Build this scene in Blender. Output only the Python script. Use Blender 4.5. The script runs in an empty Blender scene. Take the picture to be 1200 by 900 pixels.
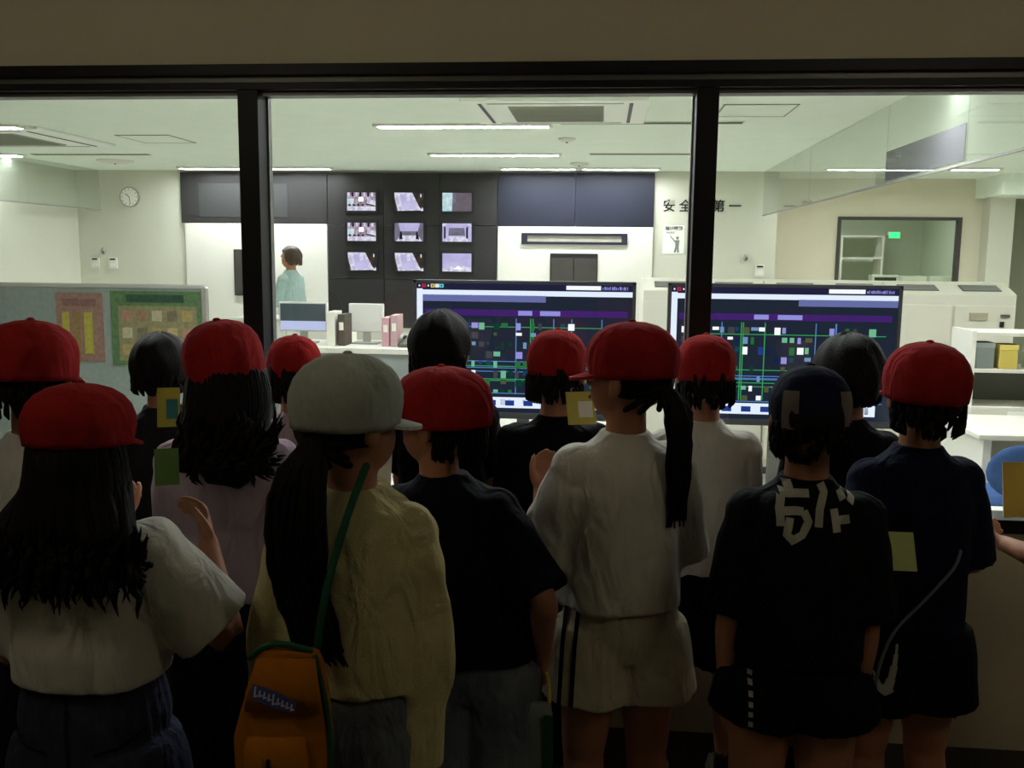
import bpy, math, random
import numpy as np
from mathutils import Vector, Matrix
from mathutils.bvhtree import BVHTree
from math import sin, cos, pi, radians as rad

random.seed(7)
rng = np.random.RandomState(11)
SC = bpy.context.scene
COL = SC.collection

# ------------------------------------------------------------------ camera
cd = bpy.data.cameras.new('camera')
cd.sensor_width = 36.0
cd.lens = 33.0
cd.clip_start = 0.05
cam = bpy.data.objects.new('camera', cd)
COL.objects.link(cam)
cam.matrix_world = (Matrix.Translation((0, 0, 1.6)) @ Matrix.Rotation(rad(5.4), 4, 'Z')
                    @ Matrix.Rotation(rad(90 - 7.8), 4, 'X') @ Matrix.Rotation(rad(0.6), 4, 'Z'))
SC.camera = cam

# ------------------------------------------------------------------ world, exposure
w = bpy.data.worlds.new('world')
SC.world = w
w.use_nodes = True
w.node_tree.nodes['Background'].inputs[0].default_value = (0.5, 0.45, 0.38, 1)
w.node_tree.nodes['Background'].inputs[1].default_value = 0.02
vs = SC.view_settings
vs.view_transform = 'Standard'
vs.look = 'None'
vs.gamma = 1.0
vs.exposure = 0.0
LAMP = 88.0          # radiance of the control room tubes
DIM = 30.0            # watts of the corridor lamps
try:
    SC.cycles.use_denoising = True
    SC.cycles.max_bounces = 10
    SC.cycles.diffuse_bounces = 6
    SC.cycles.transparent_max_bounces = 12
    SC.cycles.sample_clamp_indirect = 8.0
except Exception:
    pass


# ------------------------------------------------------------------ materials
def lin(c):
    def f(v):
        v /= 255.0
        return v / 12.92 if v <= 0.04045 else ((v + 0.055) / 1.055) ** 2.4
    return (f(c[0]), f(c[1]), f(c[2]), 1.0)


MATS = {}


def mat(name, c, rough=0.6, c2=None, scale=8.0, bump=0.0, bscale=60.0, metal=0.0, stretch=(1, 1, 1), spec=0.4, sheen=0.0, wrinkle=0.0):
    if name in MATS:
        return MATS[name]
    m = bpy.data.materials.new(name)
    m.use_nodes = True
    nt = m.node_tree
    b = nt.nodes['Principled BSDF']
    b.inputs['Base Color'].default_value = lin(c)
    b.inputs['Roughness'].default_value = rough
    b.inputs['Metallic'].default_value = metal
    b.inputs['Specular IOR Level'].default_value = spec
    if sheen:
        b.inputs['Sheen Weight'].default_value = sheen
    tc = nt.nodes.new('ShaderNodeTexCoord')
    mp = nt.nodes.new('ShaderNodeMapping')
    mp.inputs['Scale'].default_value = stretch
    nt.links.new(tc.outputs['Object'], mp.inputs['Vector'])
    if c2 is not None:
        n = nt.nodes.new('ShaderNodeTexNoise')
        n.inputs['Scale'].default_value = scale
        n.inputs['Detail'].default_value = 5
        nt.links.new(mp.outputs['Vector'], n.inputs['Vector'])
        r = nt.nodes.new('ShaderNodeValToRGB')
        r.color_ramp.elements[0].position = 0.35
        r.color_ramp.elements[1].position = 0.65
        r.color_ramp.elements[0].color = lin(c)
        r.color_ramp.elements[1].color = lin(c2)
        nt.links.new(n.outputs['Fac'], r.inputs['Fac'])
        nt.links.new(r.outputs['Color'], b.inputs['Base Color'])
    if bump:
        n2 = nt.nodes.new('ShaderNodeTexNoise')
        n2.inputs['Scale'].default_value = bscale
        n2.inputs['Detail'].default_value = 3
        nt.links.new(mp.outputs['Vector'], n2.inputs['Vector'])
        bp = nt.nodes.new('ShaderNodeBump')
        bp.inputs['Strength'].default_value = bump
        bp.inputs['Distance'].default_value = 0.004
        nt.links.new(n2.outputs['Fac'], bp.inputs['Height'])
        if wrinkle:                                   # broad soft creases of hanging cloth
            mw = nt.nodes.new('ShaderNodeMapping')
            mw.inputs['Scale'].default_value = (1.0, 1.0, 0.45)
            nt.links.new(tc.outputs['Object'], mw.inputs['Vector'])
            n3 = nt.nodes.new('ShaderNodeTexNoise')
            n3.inputs['Scale'].default_value = 15.0
            n3.inputs['Detail'].default_value = 2.5
            n3.inputs['Distortion'].default_value = 0.8
            nt.links.new(mw.outputs['Vector'], n3.inputs['Vector'])
            b3 = nt.nodes.new('ShaderNodeBump')
            b3.inputs['Strength'].default_value = wrinkle
            b3.inputs['Distance'].default_value = 0.03
            nt.links.new(n3.outputs['Fac'], b3.inputs['Height'])
            nt.links.new(b3.outputs['Normal'], bp.inputs['Normal'])
        nt.links.new(bp.outputs['Normal'], b.inputs['Normal'])
    MATS[name] = m
    return m


def emit(name, c, s, c2=None, scale=6.0, rawc=False):
    if name in MATS:
        return MATS[name]
    m = bpy.data.materials.new(name)
    m.use_nodes = True
    nt = m.node_tree
    nt.nodes.clear()
    o = nt.nodes.new('ShaderNodeOutputMaterial')
    e = nt.nodes.new('ShaderNodeEmission')
    e.inputs[0].default_value = lin(c)
    e.inputs[1].default_value = s
    if c2 is not None:
        tc = nt.nodes.new('ShaderNodeTexCoord')
        n = nt.nodes.new('ShaderNodeTexNoise')
        n.inputs['Scale'].default_value = scale
        n.inputs['Detail'].default_value = 4
        nt.links.new(tc.outputs['Object'], n.inputs['Vector'])
        r = nt.nodes.new('ShaderNodeValToRGB')
        r.color_ramp.elements[0].position = 0.4
        r.color_ramp.elements[1].position = 0.62
        r.color_ramp.elements[0].color = lin(c)
        r.color_ramp.elements[1].color = lin(c2)
        nt.links.new(n.outputs['Fac'], r.inputs['Fac'])
        nt.links.new(r.outputs['Color'], e.inputs[0])
    nt.links.new(e.outputs[0], o.inputs[0])
    MATS[name] = m
    return m


def glass(name, tint=(1, 1, 1), ior=1.5, body=None, amount=0.0):
    """Thin clear sheet: transparent, with Fresnel reflection; body = a little scattering film."""
    if name in MATS:
        return MATS[name]
    m = bpy.data.materials.new(name)
    m.use_nodes = True
    nt = m.node_tree
    nt.nodes.clear()
    o = nt.nodes.new('ShaderNodeOutputMaterial')
    t = nt.nodes.new('ShaderNodeBsdfTransparent')
    t.inputs[0].default_value = (*tint, 1)
    g = nt.nodes.new('ShaderNodeBsdfGlossy')
    g.inputs['Roughness'].default_value = 0.0
    lw = nt.nodes.new('ShaderNodeLayerWeight')        # Schlick reflectance, the same on both faces
    lw.inputs['Blend'].default_value = 0.5
    pw = nt.nodes.new('ShaderNodeMath')
    pw.operation = 'POWER'
    pw.inputs[1].default_value = 5.0
    nt.links.new(lw.outputs['Facing'], pw.inputs[0])
    f0 = ((ior - 1) / (ior + 1)) ** 2
    f = nt.nodes.new('ShaderNodeMath')
    f.operation = 'MULTIPLY_ADD'
    f.inputs[1].default_value = 1 - f0
    f.inputs[2].default_value = f0
    nt.links.new(pw.outputs[0], f.inputs[0])
    mx = nt.nodes.new('ShaderNodeMixShader')
    src = t
    if body is not None:
        d = nt.nodes.new('ShaderNodeBsdfDiffuse')
        d.inputs[0].default_value = lin(body)
        m2 = nt.nodes.new('ShaderNodeMixShader')
        m2.inputs[0].default_value = amount
        nt.links.new(t.outputs[0], m2.inputs[1])
        nt.links.new(d.outputs[0], m2.inputs[2])
        src = m2
    nt.links.new(f.outputs[0], mx.inputs[0])
    nt.links.new(src.outputs[0], mx.inputs[1])
    nt.links.new(g.outputs[0], mx.inputs[2])
    nt.links.new(mx.outputs[0], o.inputs[0])
    MATS[name] = m
    return m


beige = mat('corridor paint', (216, 206, 178), 0.85, (212, 202, 174), 3, 0.05, 90)
cream = mat('room paint', (208, 208, 192), 0.8, (204, 204, 188), 2, 0.03, 80)
creamside = mat('room paint warm side', (212, 206, 184), 0.8, (208, 202, 180), 2, 0.03, 80)  # slightly warmer cream for the recess and return walls
ceilw = mat('ceiling board', (238, 246, 234), 0.9, (234, 243, 230), 4, 0.05, 120)
whitep = mat('white panel', (216, 214, 204), 0.6)
black_alu = mat('black aluminium', (14, 12, 14), 0.45, spec=0.3)
grey_alu = mat('grey aluminium', (112, 112, 108), 0.4, metal=0.3)
floor_dark = mat('corridor vinyl', (58, 54, 50), 0.5, (50, 47, 44), 5)
floor_room = mat('room carpet', (198, 198, 188), 0.95, (188, 188, 178), 20, 0.2, 200)
board_dark = mat('dark glass board', (48, 47, 47), 0.4, (44, 43, 43), 2, spec=0.25)
board_blue = mat('dark blue board', (40, 42, 54), 0.45, (36, 38, 50), 2, spec=0.2)
dark_metal = mat('dark metal', (62, 58, 54), 0.5, (54, 51, 48), 14)
near_black = mat('black plastic', (18, 18, 21), 0.45)
off_white = mat('off-white plastic', (226, 224, 214), 0.5)
grey_pl = mat('grey plastic', (150, 150, 144), 0.5)
grey_dk = mat('dark grey slats', (84, 86, 80), 0.6)
steel = mat('satin steel', (170, 170, 166), 0.3, metal=0.8)
part_fab = mat('partition cloth', (122, 132, 128), 0.9, (114, 124, 120), 30, 0.15, 300)
tube_m = emit('lamp tube', (246, 250, 255), LAMP)
ink = mat('black lettering', (24, 24, 24), 0.7)
paper = mat('paper', (236, 234, 224), 0.8)
skin_m = mat('skin', (176, 122, 92), 0.55, (168, 114, 86), 12, spec=0.35)
hair_m = mat('black hair', (17, 13, 13), 0.6, (25, 20, 18), 40, 0.5, 90, spec=0.12, stretch=(3, 3, 0.3))
hair_b = mat('brown hair', (74, 56, 42), 0.5, (64, 48, 36), 30)
red_m = mat('red cotton', (158, 34, 34), 0.95, (142, 28, 29), 20, 0.25, 500, spec=0.1, wrinkle=0.6)
shoe_w = mat('shoe white', (214, 212, 206), 0.6)
shoe_k = mat('shoe black', (24, 24, 28), 0.6)


def cloth(name, c, c2=None, sc=6, bump=0.25, bs=400):
    return mat(name, c, 0.92, c2, sc, bump, bs, spec=0.15, wrinkle=0.75)


# ------------------------------------------------------------------ mesh helpers
class MB:
    def __init__(self):
        self.v, self.f, self.mi = [], [], []
        self.cur = 0

    def add(self, vs_, fs_):
        o = len(self.v)
        self.v += [tuple(p) for p in vs_]
        for f in fs_:
            self.f.append(tuple(i + o for i in f))
            self.mi.append(self.cur)
        return self

    def box(self, x0, x1, y0, y1, z0, z1):
        return self.add([(x0, y0, z0), (x1, y0, z0), (x1, y1, z0), (x0, y1, z0), (x0, y0, z1), (x1, y0, z1), (x1, y1, z1), (x0, y1, z1)],
                        [(0, 3, 2, 1), (4, 5, 6, 7), (0, 1, 5, 4), (1, 2, 6, 5), (2, 3, 7, 6), (3, 0, 4, 7)])

    def obox(self, M, sx, sy, sz):
        sx, sy, sz = sx / 2, sy / 2, sz / 2
        P = [M @ Vector(p) for p in [(-sx, -sy, -sz), (sx, -sy, -sz), (sx, sy, -sz), (-sx, sy, -sz), (-sx, -sy, sz), (sx, -sy, sz), (sx, sy, sz), (-sx, sy, sz)]]
        return self.add(P, [(0, 3, 2, 1), (4, 5, 6, 7), (0, 1, 5, 4), (1, 2, 6, 5), (2, 3, 7, 6), (3, 0, 4, 7)])

    def prism(self, poly, axis, a, b):
        """Extrude a 2-D polygon along axis (0 x, 1 y, 2 z) from a to b."""
        def P(p, d):
            q = [p[0], p[1]]
            q.insert(axis, d)
            return tuple(q)
        n = len(poly)
        vs_ = [P(p, a) for p in poly] + [P(p, b) for p in poly]
        fs_ = [tuple(range(n))[::-1], tuple(range(n, 2 * n))] + [(i, (i + 1) % n, n + (i + 1) % n, n + i) for i in range(n)]
        return self.add(vs_, fs_)

    def rings(self, R, close=True, cap=True):
        n = len(R[0])
        vs_ = [p for r in R for p in r]
        fs_ = []
        for k in range(len(R) - 1):
            for i in range(n if close else n - 1):
                j = (i + 1) % n
                fs_.append((k * n + i, k * n + j, (k + 1) * n + j, (k + 1) * n + i))
        if cap:
            fs_.append(tuple(range(n))[::-1])
            fs_.append(tuple(range((len(R) - 1) * n, len(R) * n)))
        return self.add(vs_, fs_)

    def tube(self, pts, rad_, n=10, ref=(0, 1, 0), smooth=3, round_=True):
        P = np.array([tuple(p) for p in pts], float)
        Rr = np.array([(r, r) if np.isscalar(r) else r for r in rad_], float)
        if smooth > 1 and len(P) > 2:
            P, Rr = catmull(P, smooth), catmull(Rr, smooth)
        T = np.gradient(P, axis=0)
        T /= np.linalg.norm(T, axis=1)[:, None] + 1e-9
        ref = np.array(ref, float)
        rings = []
        ang = np.arange(n) * 2 * pi / n

        def ring(p, t, r):
            u = np.cross(ref, t)
            if np.linalg.norm(u) < 0.05:
                u = np.cross((1, 0, 0.3), t)
            u /= np.linalg.norm(u)
            v_ = np.cross(t, u)
            return [p + u * r[0] * cos(a) + v_ * r[1] * sin(a) for a in ang]
        if round_:
            for k in (0.95, 0.6):
                rings.append(ring(P[0] - T[0] * Rr[0].mean() * k, T[0], Rr[0] * math.sqrt(max(1 - k * k, .02))))
        for p, t, r in zip(P, T, Rr):
            rings.append(ring(p, t, r))
        if round_:
            for k in (0.6, 0.95):
                rings.append(ring(P[-1] + T[-1] * Rr[-1].mean() * k, T[-1], Rr[-1] * math.sqrt(max(1 - k * k, .02))))
        return self.rings(rings)

    def ell(self, c, r, nu=16, nv=10, M=None):
        R = []
        for k in range(nv + 1):
            ph = -pi / 2 + pi * (0.02 + 0.96 * k / nv)
            ring = []
            for i in range(nu):
                a = 2 * pi * i / nu
                p = Vector((r[0] * cos(ph) * cos(a), r[1] * cos(ph) * sin(a), r[2] * sin(ph)))
                if M is not None:
                    p = M @ p
                ring.append(Vector(c) + p)
            R.append(ring)
        return self.rings(R)

    def zrings(self, rows, n=24, pw=2.3):
        """rows of (z, half width, half depth, x centre, y centre): super-elliptic trunk rings."""
        R = []
        for (z, hw, hd, cx, cy) in rows:
            ring = []
            for i in range(n):
                a = 2 * pi * i / n
                ca, sa = cos(a), sin(a)
                ring.append((cx + hw * math.copysign(abs(ca) ** (2 / pw), ca), cy + hd * math.copysign(abs(sa) ** (2 / pw), sa), z))
            R.append(ring)
        return self.rings(R)

    def mesh(self, name, mats, smooth=False):
        me = bpy.data.meshes.new(name)
        me.from_pydata(self.v, [], self.f)
        for m in (mats if isinstance(mats, (list, tuple)) else [mats]):
            me.materials.append(m)
        if any(self.mi):
            me.polygons.foreach_set('material_index', self.mi)
        if smooth:
            me.polygons.foreach_set('use_smooth', [True] * len(me.polygons))
        me.update()
        return me

    def build(self, name, mats, parent=None, smooth=False, bevel=0.0, loc=None):
        o = bpy.data.objects.new(name, self.mesh(name, mats, smooth))
        COL.objects.link(o)
        if parent is not None:
            o.parent = parent
        if loc is not None:
            o.location = loc
        if bevel:
            b = o.modifiers.new('bevel', 'BEVEL')
            b.width = bevel
            b.segments = 2
            b.limit_method = 'ANGLE'
        return o


def catmull(P, k):
    out = []
    n = len(P)
    for i in range(n - 1):
        p0, p1, p2, p3 = P[max(i - 1, 0)], P[i], P[i + 1], P[min(i + 2, n - 1)]
        for j in range(k):
            t = j / k
            out.append(0.5 * (2 * p1 + (p2 - p0) * t + (2 * p0 - 5 * p1 + 4 * p2 - p3) * t * t + (3 * p1 - p0 - 3 * p2 + p3) * t ** 3))
    out.append(P[-1])
    return np.array(out)


def union(name, mb, voxel, m, parent, disp=None, smooth_it=3):
    """Merge the overlapping closed pieces of mb into one continuous surface."""
    o = bpy.data.objects.new('tmp', mb.mesh('tmp', m))
    COL.objects.link(o)
    r = o.modifiers.new('r', 'REMESH')
    r.mode = 'VOXEL'
    r.voxel_size = voxel
    s = o.modifiers.new('s', 'SMOOTH')
    s.iterations = smooth_it
    s.factor = 0.5
    dg = bpy.context.evaluated_depsgraph_get()
    me = bpy.data.meshes.new_from_object(o.evaluated_get(dg))
    me.name = name
    bpy.data.objects.remove(o)
    if disp is not None:
        n = len(me.vertices)
        co = np.empty(n * 3)
        me.vertices.foreach_get('co', co)
        co = co.reshape(-1, 3)
        no = np.empty(n * 3)
        me.vertex_normals.foreach_get('vector', no)
        no = no.reshape(-1, 3)
        co = co + no * disp(co)[:, None]
        me.vertices.foreach_set('co', co.ravel())
    me.polygons.foreach_set('use_smooth', [True] * len(me.polygons))
    me.materials.clear()
    me.materials.append(m)
    me.update()
    out = bpy.data.objects.new(name, me)
    COL.objects.link(out)
    out.parent = parent
    return out


def folds(amp, seed=0, freq=26.0, diag=0.35):
    """Cloth folds: ridged waves that run mostly downward."""
    r = np.random.RandomState(seed)
    K = []
    for i in range(9):
        a = r.uniform(0, 2 * pi)
        k = np.array([cos(a), sin(a), r.uniform(-diag, diag)]) * freq * r.uniform(0.5, 1.7)
        K.append((k, r.uniform(0, 6.28), r.uniform(0.5, 1)))

    def f(p):
        wob = 0.35 * np.sin(p[:, 2] * 17 + p[:, 0] * 9 + seed) + 0.2 * np.sin(p[:, 2] * 31 + p[:, 1] * 15)
        s = np.zeros(len(p))
        for k, ph, a in K:
            s += a * (1 - 2 * np.abs(np.sin((p @ k) * 0.5 + ph + wob)))
        return np.maximum(amp * 1.9 * s / 3.0, -.0045)
    return f


def empty(name, loc=(0, 0, 0), rz=0.0):
    o = bpy.data.objects.new(name, None)
    o.empty_display_size = 0.1
    COL.objects.link(o)
    o.location = loc
    o.rotation_euler = (0, 0, rz)
    return o


def tag(o, label, cat=None, group=None, kind=None):
    o['label'] = label
    if cat:
        o['category'] = cat
    if group:
        o['group'] = group
    if kind:
        o['kind'] = kind
    return o


def struct(o, label):
    o['kind'] = 'structure'
    o['label'] = label
    return o


def box_obj(name, m, parent, x0, x1, y0, y1, z0, z1, bevel=0.0):
    return MB().box(x0, x1, y0, y1, z0, z1).build(name, m, parent, bevel=bevel)


# ================================================================== SETTING
WY = 3.10                      # plane of the window glass
# corridor shell -----------------------------------------------------------
o = MB().box(-5, 5, -3.0, 3.14, -0.1, 0).build('floor', floor_dark)
struct(o, 'dark vinyl corridor floor under the children')
o = MB().box(-5, 5, -3.0, 3.05, 2.72, 2.8).build('ceiling', ceilw)
struct(o, 'dim corridor ceiling above the upper wall')
m_ = MB()
m_.box(-5, 5, 3.05, 3.17, 2.20, 2.8)          # above the window
m_.box(-5, 5, 3.05, 3.17, 0, 0.74)            # below the window
m_.box(-5, -2.80, 3.05, 3.17, 0.74, 2.20)
m_.box(2.0, 5, 3.05, 3.17, 0.74, 2.20)
struct(m_.build('wall_front', beige), 'brownish beige wall around the long observation window')
struct(MB().box(-5, 5, -3.1, -3.0, 0, 2.8).build('wall_rear', beige), 'beige corridor wall opposite the window')
struct(MB().box(-5.1, -5, -3.0, 3.1, 0, 2.8).build('wall_end', beige), 'beige end wall of the corridor')
struct(MB().box(5, 5.1, -3.0, 3.1, 0, 2.8).build('wall_end', beige), 'beige far end wall of the corridor')
for x, lb in ((-1.9, 'left one of two dim tube lamps on the corridor ceiling'), (1.7, 'right one of two dim tube lamps on the corridor ceiling')):
    t = empty('corridor_light', (x, 0.45, 2.72))
    tag(t, lb, 'lamp', 'corridor lamps')
    MB().box(-0.45, 0.45, -0.05, 0.05, -0.03, 0.0).build('housing', off_white, t, bevel=0.005)
    MB().tube([(-.42, 0, -.055), (.42, 0, -.055)], [.016, .016], 10, (0, 0, 1)).build('lit_tube', emit('dim tube', (255, 240, 212), DIM), t)

# window -------------------------------------------------------------------
win = empty('window_1', (0, WY, 0.74))
struct(win, 'long black-framed observation window between corridor and control room')
X0, X1, ZT, ZB = -2.80, 2.0, 1.46, 0.0          # local z
MB().box(X0, X1, -0.075, 0.045, 1.425, 1.46).build('top_rail', black_alu, win, bevel=0.002)
MB().box(X0, X1, -0.050, 0.045, 1.405, 1.425).build('top_groove', grey_alu, win)
MB().box(X0, X1, -0.060, 0.045, 1.382, 1.405).build('lower_rail', black_alu, win, bevel=0.002)
MB().box(X0, X1, -0.030, 0.030, 1.368, 1.382).build('glazing_bead', grey_alu, win)
MB().box(X0, X1, -0.075, 0.045, 0.0, 0.045).build('bottom_rail', black_alu, win, bevel=0.002)
MB().box(X0, X1, 0.05, 0.16, 0.0, 0.03).build('sill_board', off_white, win, bevel=0.003)
MULL = [-2.68, -1.158, 0.313, 1.80]
for x in MULL:
    MB().box(x - 0.034, x + 0.034, -0.06, 0.02, 0.045, 1.382).build('mullion', black_alu, win, bevel=0.002)
    MB().box(x - 0.040, x + 0.040, 0.02, 0.05, 0.045, 1.382).build('mullion_bead', grey_alu, win)
gl = glass('window glass', (0.95, 0.97, 0.95), 1.5)
for a, b in zip(MULL[:-1], MULL[1:]):
    MB().add([(a + 0.04, 0.0, 0.045), (b - 0.04, 0.0, 0.045), (b - 0.04, 0.0, 1.372), (a + 0.04, 0.0, 1.372)], [(0, 1, 2, 3)]).build('glass_pane', gl, win)

# control room shell -------------------------------------------------------
CZ = 2.60
BY = 11.4
struct(MB().box(-8.5, 7.0, 3.14, 15.5, -0.1, 0).build('floor', floor_room), 'grey carpet of the control room')
struct(MB().box(-8.5, 7.0, 3.17, 13.0, CZ, CZ + 0.1).build('ceiling', ceilw), 'pale green-white ceiling of the control room')
struct(MB().box(-6.62, 2.02, BY, BY + 0.12, 0, CZ).build('wall_back', cream), 'cream rear wall of the control room carrying the dark board')
struct(MB().box(-6.72, -6.58, 3.17, BY, 0, CZ).build('wall_left', cream), 'cream left wall of the control room')
struct(MB().box(1.90, 2.02, BY + .12, 12.4, 0, CZ).build('wall_return', creamside), 'short return wall beside the safety lettering')
m_ = MB()
m_.box(2.02, 2.95, 12.4, 12.52, 0, CZ)
m_.box(4.46, 4.98, 12.4, 12.52, 0, CZ)
m_.box(2.95, 4.46, 12.4, 12.52, 2.13, CZ)
m_.box(2.95, 4.46, 12.4, 12.52, 0, 1.10)
struct(m_.build('wall_recess', creamside), 'warm cream recessed wall with an inner window')
struct(MB().box(4.70, 4.99, 12.16, 12.4, 0, CZ).build('wall_pier', cream), 'cream pier at the right end of the recessed wall')
struct(MB().box(4.60, 7.0, 11.6, 12.4, 2.36, CZ).build('trim_1', ceilw), 'dropped soffit above the side opening')
struct(MB().box(6.9, 7.0, 3.17, 13.0, 0, CZ).build('wall_right', cream), 'cream right wall of the control room')
struct(MB().box(4.99, 7.0, 13.0, 13.1, 0, CZ).build('wall_passage', mat('olive with painted shade', (150, 152, 132), 0.8)), 'olive wall with shade in its colour, seen through the side opening')  # shade of the passage is put into this darker wall colour
# room behind the inner window
m_ = MB()
m_.box(2.2, 5.0, 15.2, 15.3, 0, CZ)
m_.box(2.2, 2.3, 12.52, 15.2, 0, CZ)
m_.box(4.9, 5.0, 12.52, 15.2, 0, CZ)
m_.box(2.2, 5.0, 12.52, 15.3, CZ, CZ + 0.08)
struct(m_.build('wall_office', mat('office paint', (198, 204, 184), 0.8)), 'pale green office room behind the inner window')

w2 = empty('window_2', (3.705, 12.40, 1.10))
struct(w2, 'dark-framed inner window in the recessed wall')
hw, hh = 0.755, 1.03
MB().box(-hw, hw, -0.03, 0.06, hh - 0.04, hh).build('window_frame', dark_metal, w2)
MB().box(-hw, hw, -0.03, 0.06, 0, 0.04).build('window_frame', dark_metal, w2)
MB().box(-hw, -hw + 0.04, -0.03, 0.06, 0.04, hh - 0.04).build('window_frame', dark_metal, w2)
MB().box(hw - 0.05, hw, -0.03, 0.06, 0.04, hh - 0.04).build('window_frame', dark_metal, w2)
MB().add([(-hw, 0, 0.03), (hw, 0, 0.03), (hw, 0, hh - .03), (-hw, 0, hh - .03)], [(0, 1, 2, 3)]).build('glass_pane', glass('inner glass', (0.86, 0.92, 0.84), 1.5), w2)
# inside the office: lit exit lamp, shelf, document trays on the sill
t = empty('exit_lamp', (4.46, 15.18, 1.97))
tag(t, 'small glowing green exit lamp inside the office window', 'lamp')
MB().box(-0.10, 0.10, -0.06, 0.02, -0.06, 0.06).build('housing', off_white, t, bevel=0.005)
MB().box(-0.08, 0.08, -0.066, -0.06, -0.045, 0.045).build('lit_face', emit('exit green', (70, 236, 140), 1.8), t)
t = empty('office_shelf', (3.88, 14.9, 0))
tag(t, 'pale shelf unit at the left inside the office window', 'shelf')
for x in (-0.3, 0.3):
    MB().box(x - .015, x + .015, -0.2, 0.2, 0, 1.95).build('side_panel', off_white, t)
for z in (0.3, 0.75, 1.2, 1.6, 1.93):
    MB().box(-0.285, 0.285, -0.2, 0.2, z, z + 0.025).build('shelf_board', off_white, t)
for k, (x, wd, hg, m) in enumerate([(3.62, .33, .17, dark_metal), (3.98, .3, .16, off_white), (4.32, .3, .16, off_white)]):
    t = empty('document_tray', (x, 12.62, 1.10))
    tag(t, ['white-edged dark document tray behind the office window sill', 'pale document tray in the middle behind the office window', 'pale document tray beside the right jamb of the office window'][k], 'tray', 'trays on the office window sill')
    MB().box(-wd / 2, wd / 2, -0.08, 0.10, 0, hg + 0.13).build('tray_body', off_white, t, bevel=0.006)
    MB().box(-wd / 2 + .03, wd / 2 - .03, -0.086, -0.08, 0.03, hg + .10).build('tray_opening', m if k == 0 else off_white, t)

# ceiling fittings ---------------------------------------------------------
LABEL_L = {}


def ceiling_light(x0, x1, y, label):
    t = empty('ceiling_light', ((x0 + x1) / 2, y, CZ))
    L = (x1 - x0) / 2
    m = MB()
    m.box(-L - .03, L + .03, -0.075, -0.06, -0.022, 0)
    m.box(-L - .03, L + .03, 0.06, 0.075, -0.022, 0)
    m.box(-L - .03, -L, -0.06, 0.06, -0.022, 0)
    m.box(L, L + .03, -0.06, 0.06, -0.022, 0)
    m.build('frame', off_white, t)
    MB().box(-L, L, -0.058, 0.058, -0.012, -0.001).build('lit_tube', tube_m, t)
    tag(t, label, 'ceiling light', 'recessed ceiling lights of the control room')


for a in [(-1.77, -0.44, 7.40, 'long lit strip light in front of the middle air cassette'),
          (-1.73, -0.46, 9.49, 'lit strip light in the second row at the middle of the ceiling'),
          (-1.18, -0.34, 11.0, 'short lit strip light above the nine small monitors'),
          (-0.25, 0.60, 11.0, 'short lit strip light above the right end of the dark board'),
          (-5.03, -4.16, 11.0, 'short lit strip light at the left end of the dark board'),
          (-4.10, -3.22, 11.0, 'short lit strip light between left board end and small monitors'),
          (-6.06, -4.72, 7.40, 'lit strip light before the left air cassette'),
          (-7.4, -6.09, 9.55, 'lit strip light beside the left wall line diffuser'),
          (-7.6, -6.70, 10.85, 'lit strip light closest to the far left corner'),
          (2.47, 3.08, 10.95, 'short lit strip light seen through the right glass smoke screen'),
          (3.80, 4.28, 10.95, 'short lit strip light under the right glass smoke screen edge'),
          (5.3, 6.4, 7.40, 'lit strip light far over the right side of the control room'),
          (4.7, 6.0, 9.3, 'added unseen strip light brightening the far right of the control room'),  # added lamp out of view, brightens the area behind the right screen
          (3.5, 4.8, 5.3, 'added unseen strip light brightening the right side above the side desk'),  # also added out of view to lift the right side
          (-1.8, -0.45, 5.30, 'near lit strip light above the left big display'),
          (0.9, 2.2, 5.30, 'near lit strip light above the right big display'),
          (-3.0, -1.7, 3.9, 'lit strip light just inside the left window pane'),
          (-0.3, 1.0, 3.9, 'lit strip light just inside the middle window pane'),
          ]:
    if a[0] < -6.6:
        continue
    ceiling_light(*a)
ceiling_light(-6.50, -6.12, 9.55, 'short lit strip light against the left wall')


def line_diffuser(x0, x1, y, label):
    t = empty('line_diffuser', ((x0 + x1) / 2, y, CZ))
    L = (x1 - x0) / 2
    MB().box(-L, L, -0.05, 0.05, -0.006, 0).build('frame', off_white, t)
    for k in range(3):
        MB().box(-L + .01, L - .01, -0.036 + k * .025, -0.020 + k * .025, -0.010, -0.005).build('slot', grey_dk, t)
    tag(t, label, 'air diffuser', 'line diffusers in the ceiling')


ceiling_light(2.9, 3.9, 13.6, 'added strip light brightening the office behind the inner window')  # lamp added to brighten the dark office interior
line_diffuser(-0.35, 1.02, 7.31, 'dark line diffuser right of the long strip light')
line_diffuser(-0.16, 1.00, 9.48, 'dark line diffuser right of the second row strip light')
line_diffuser(-5.97, -4.68, 9.53, 'dark line diffuser at the left of the ceiling')


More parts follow.
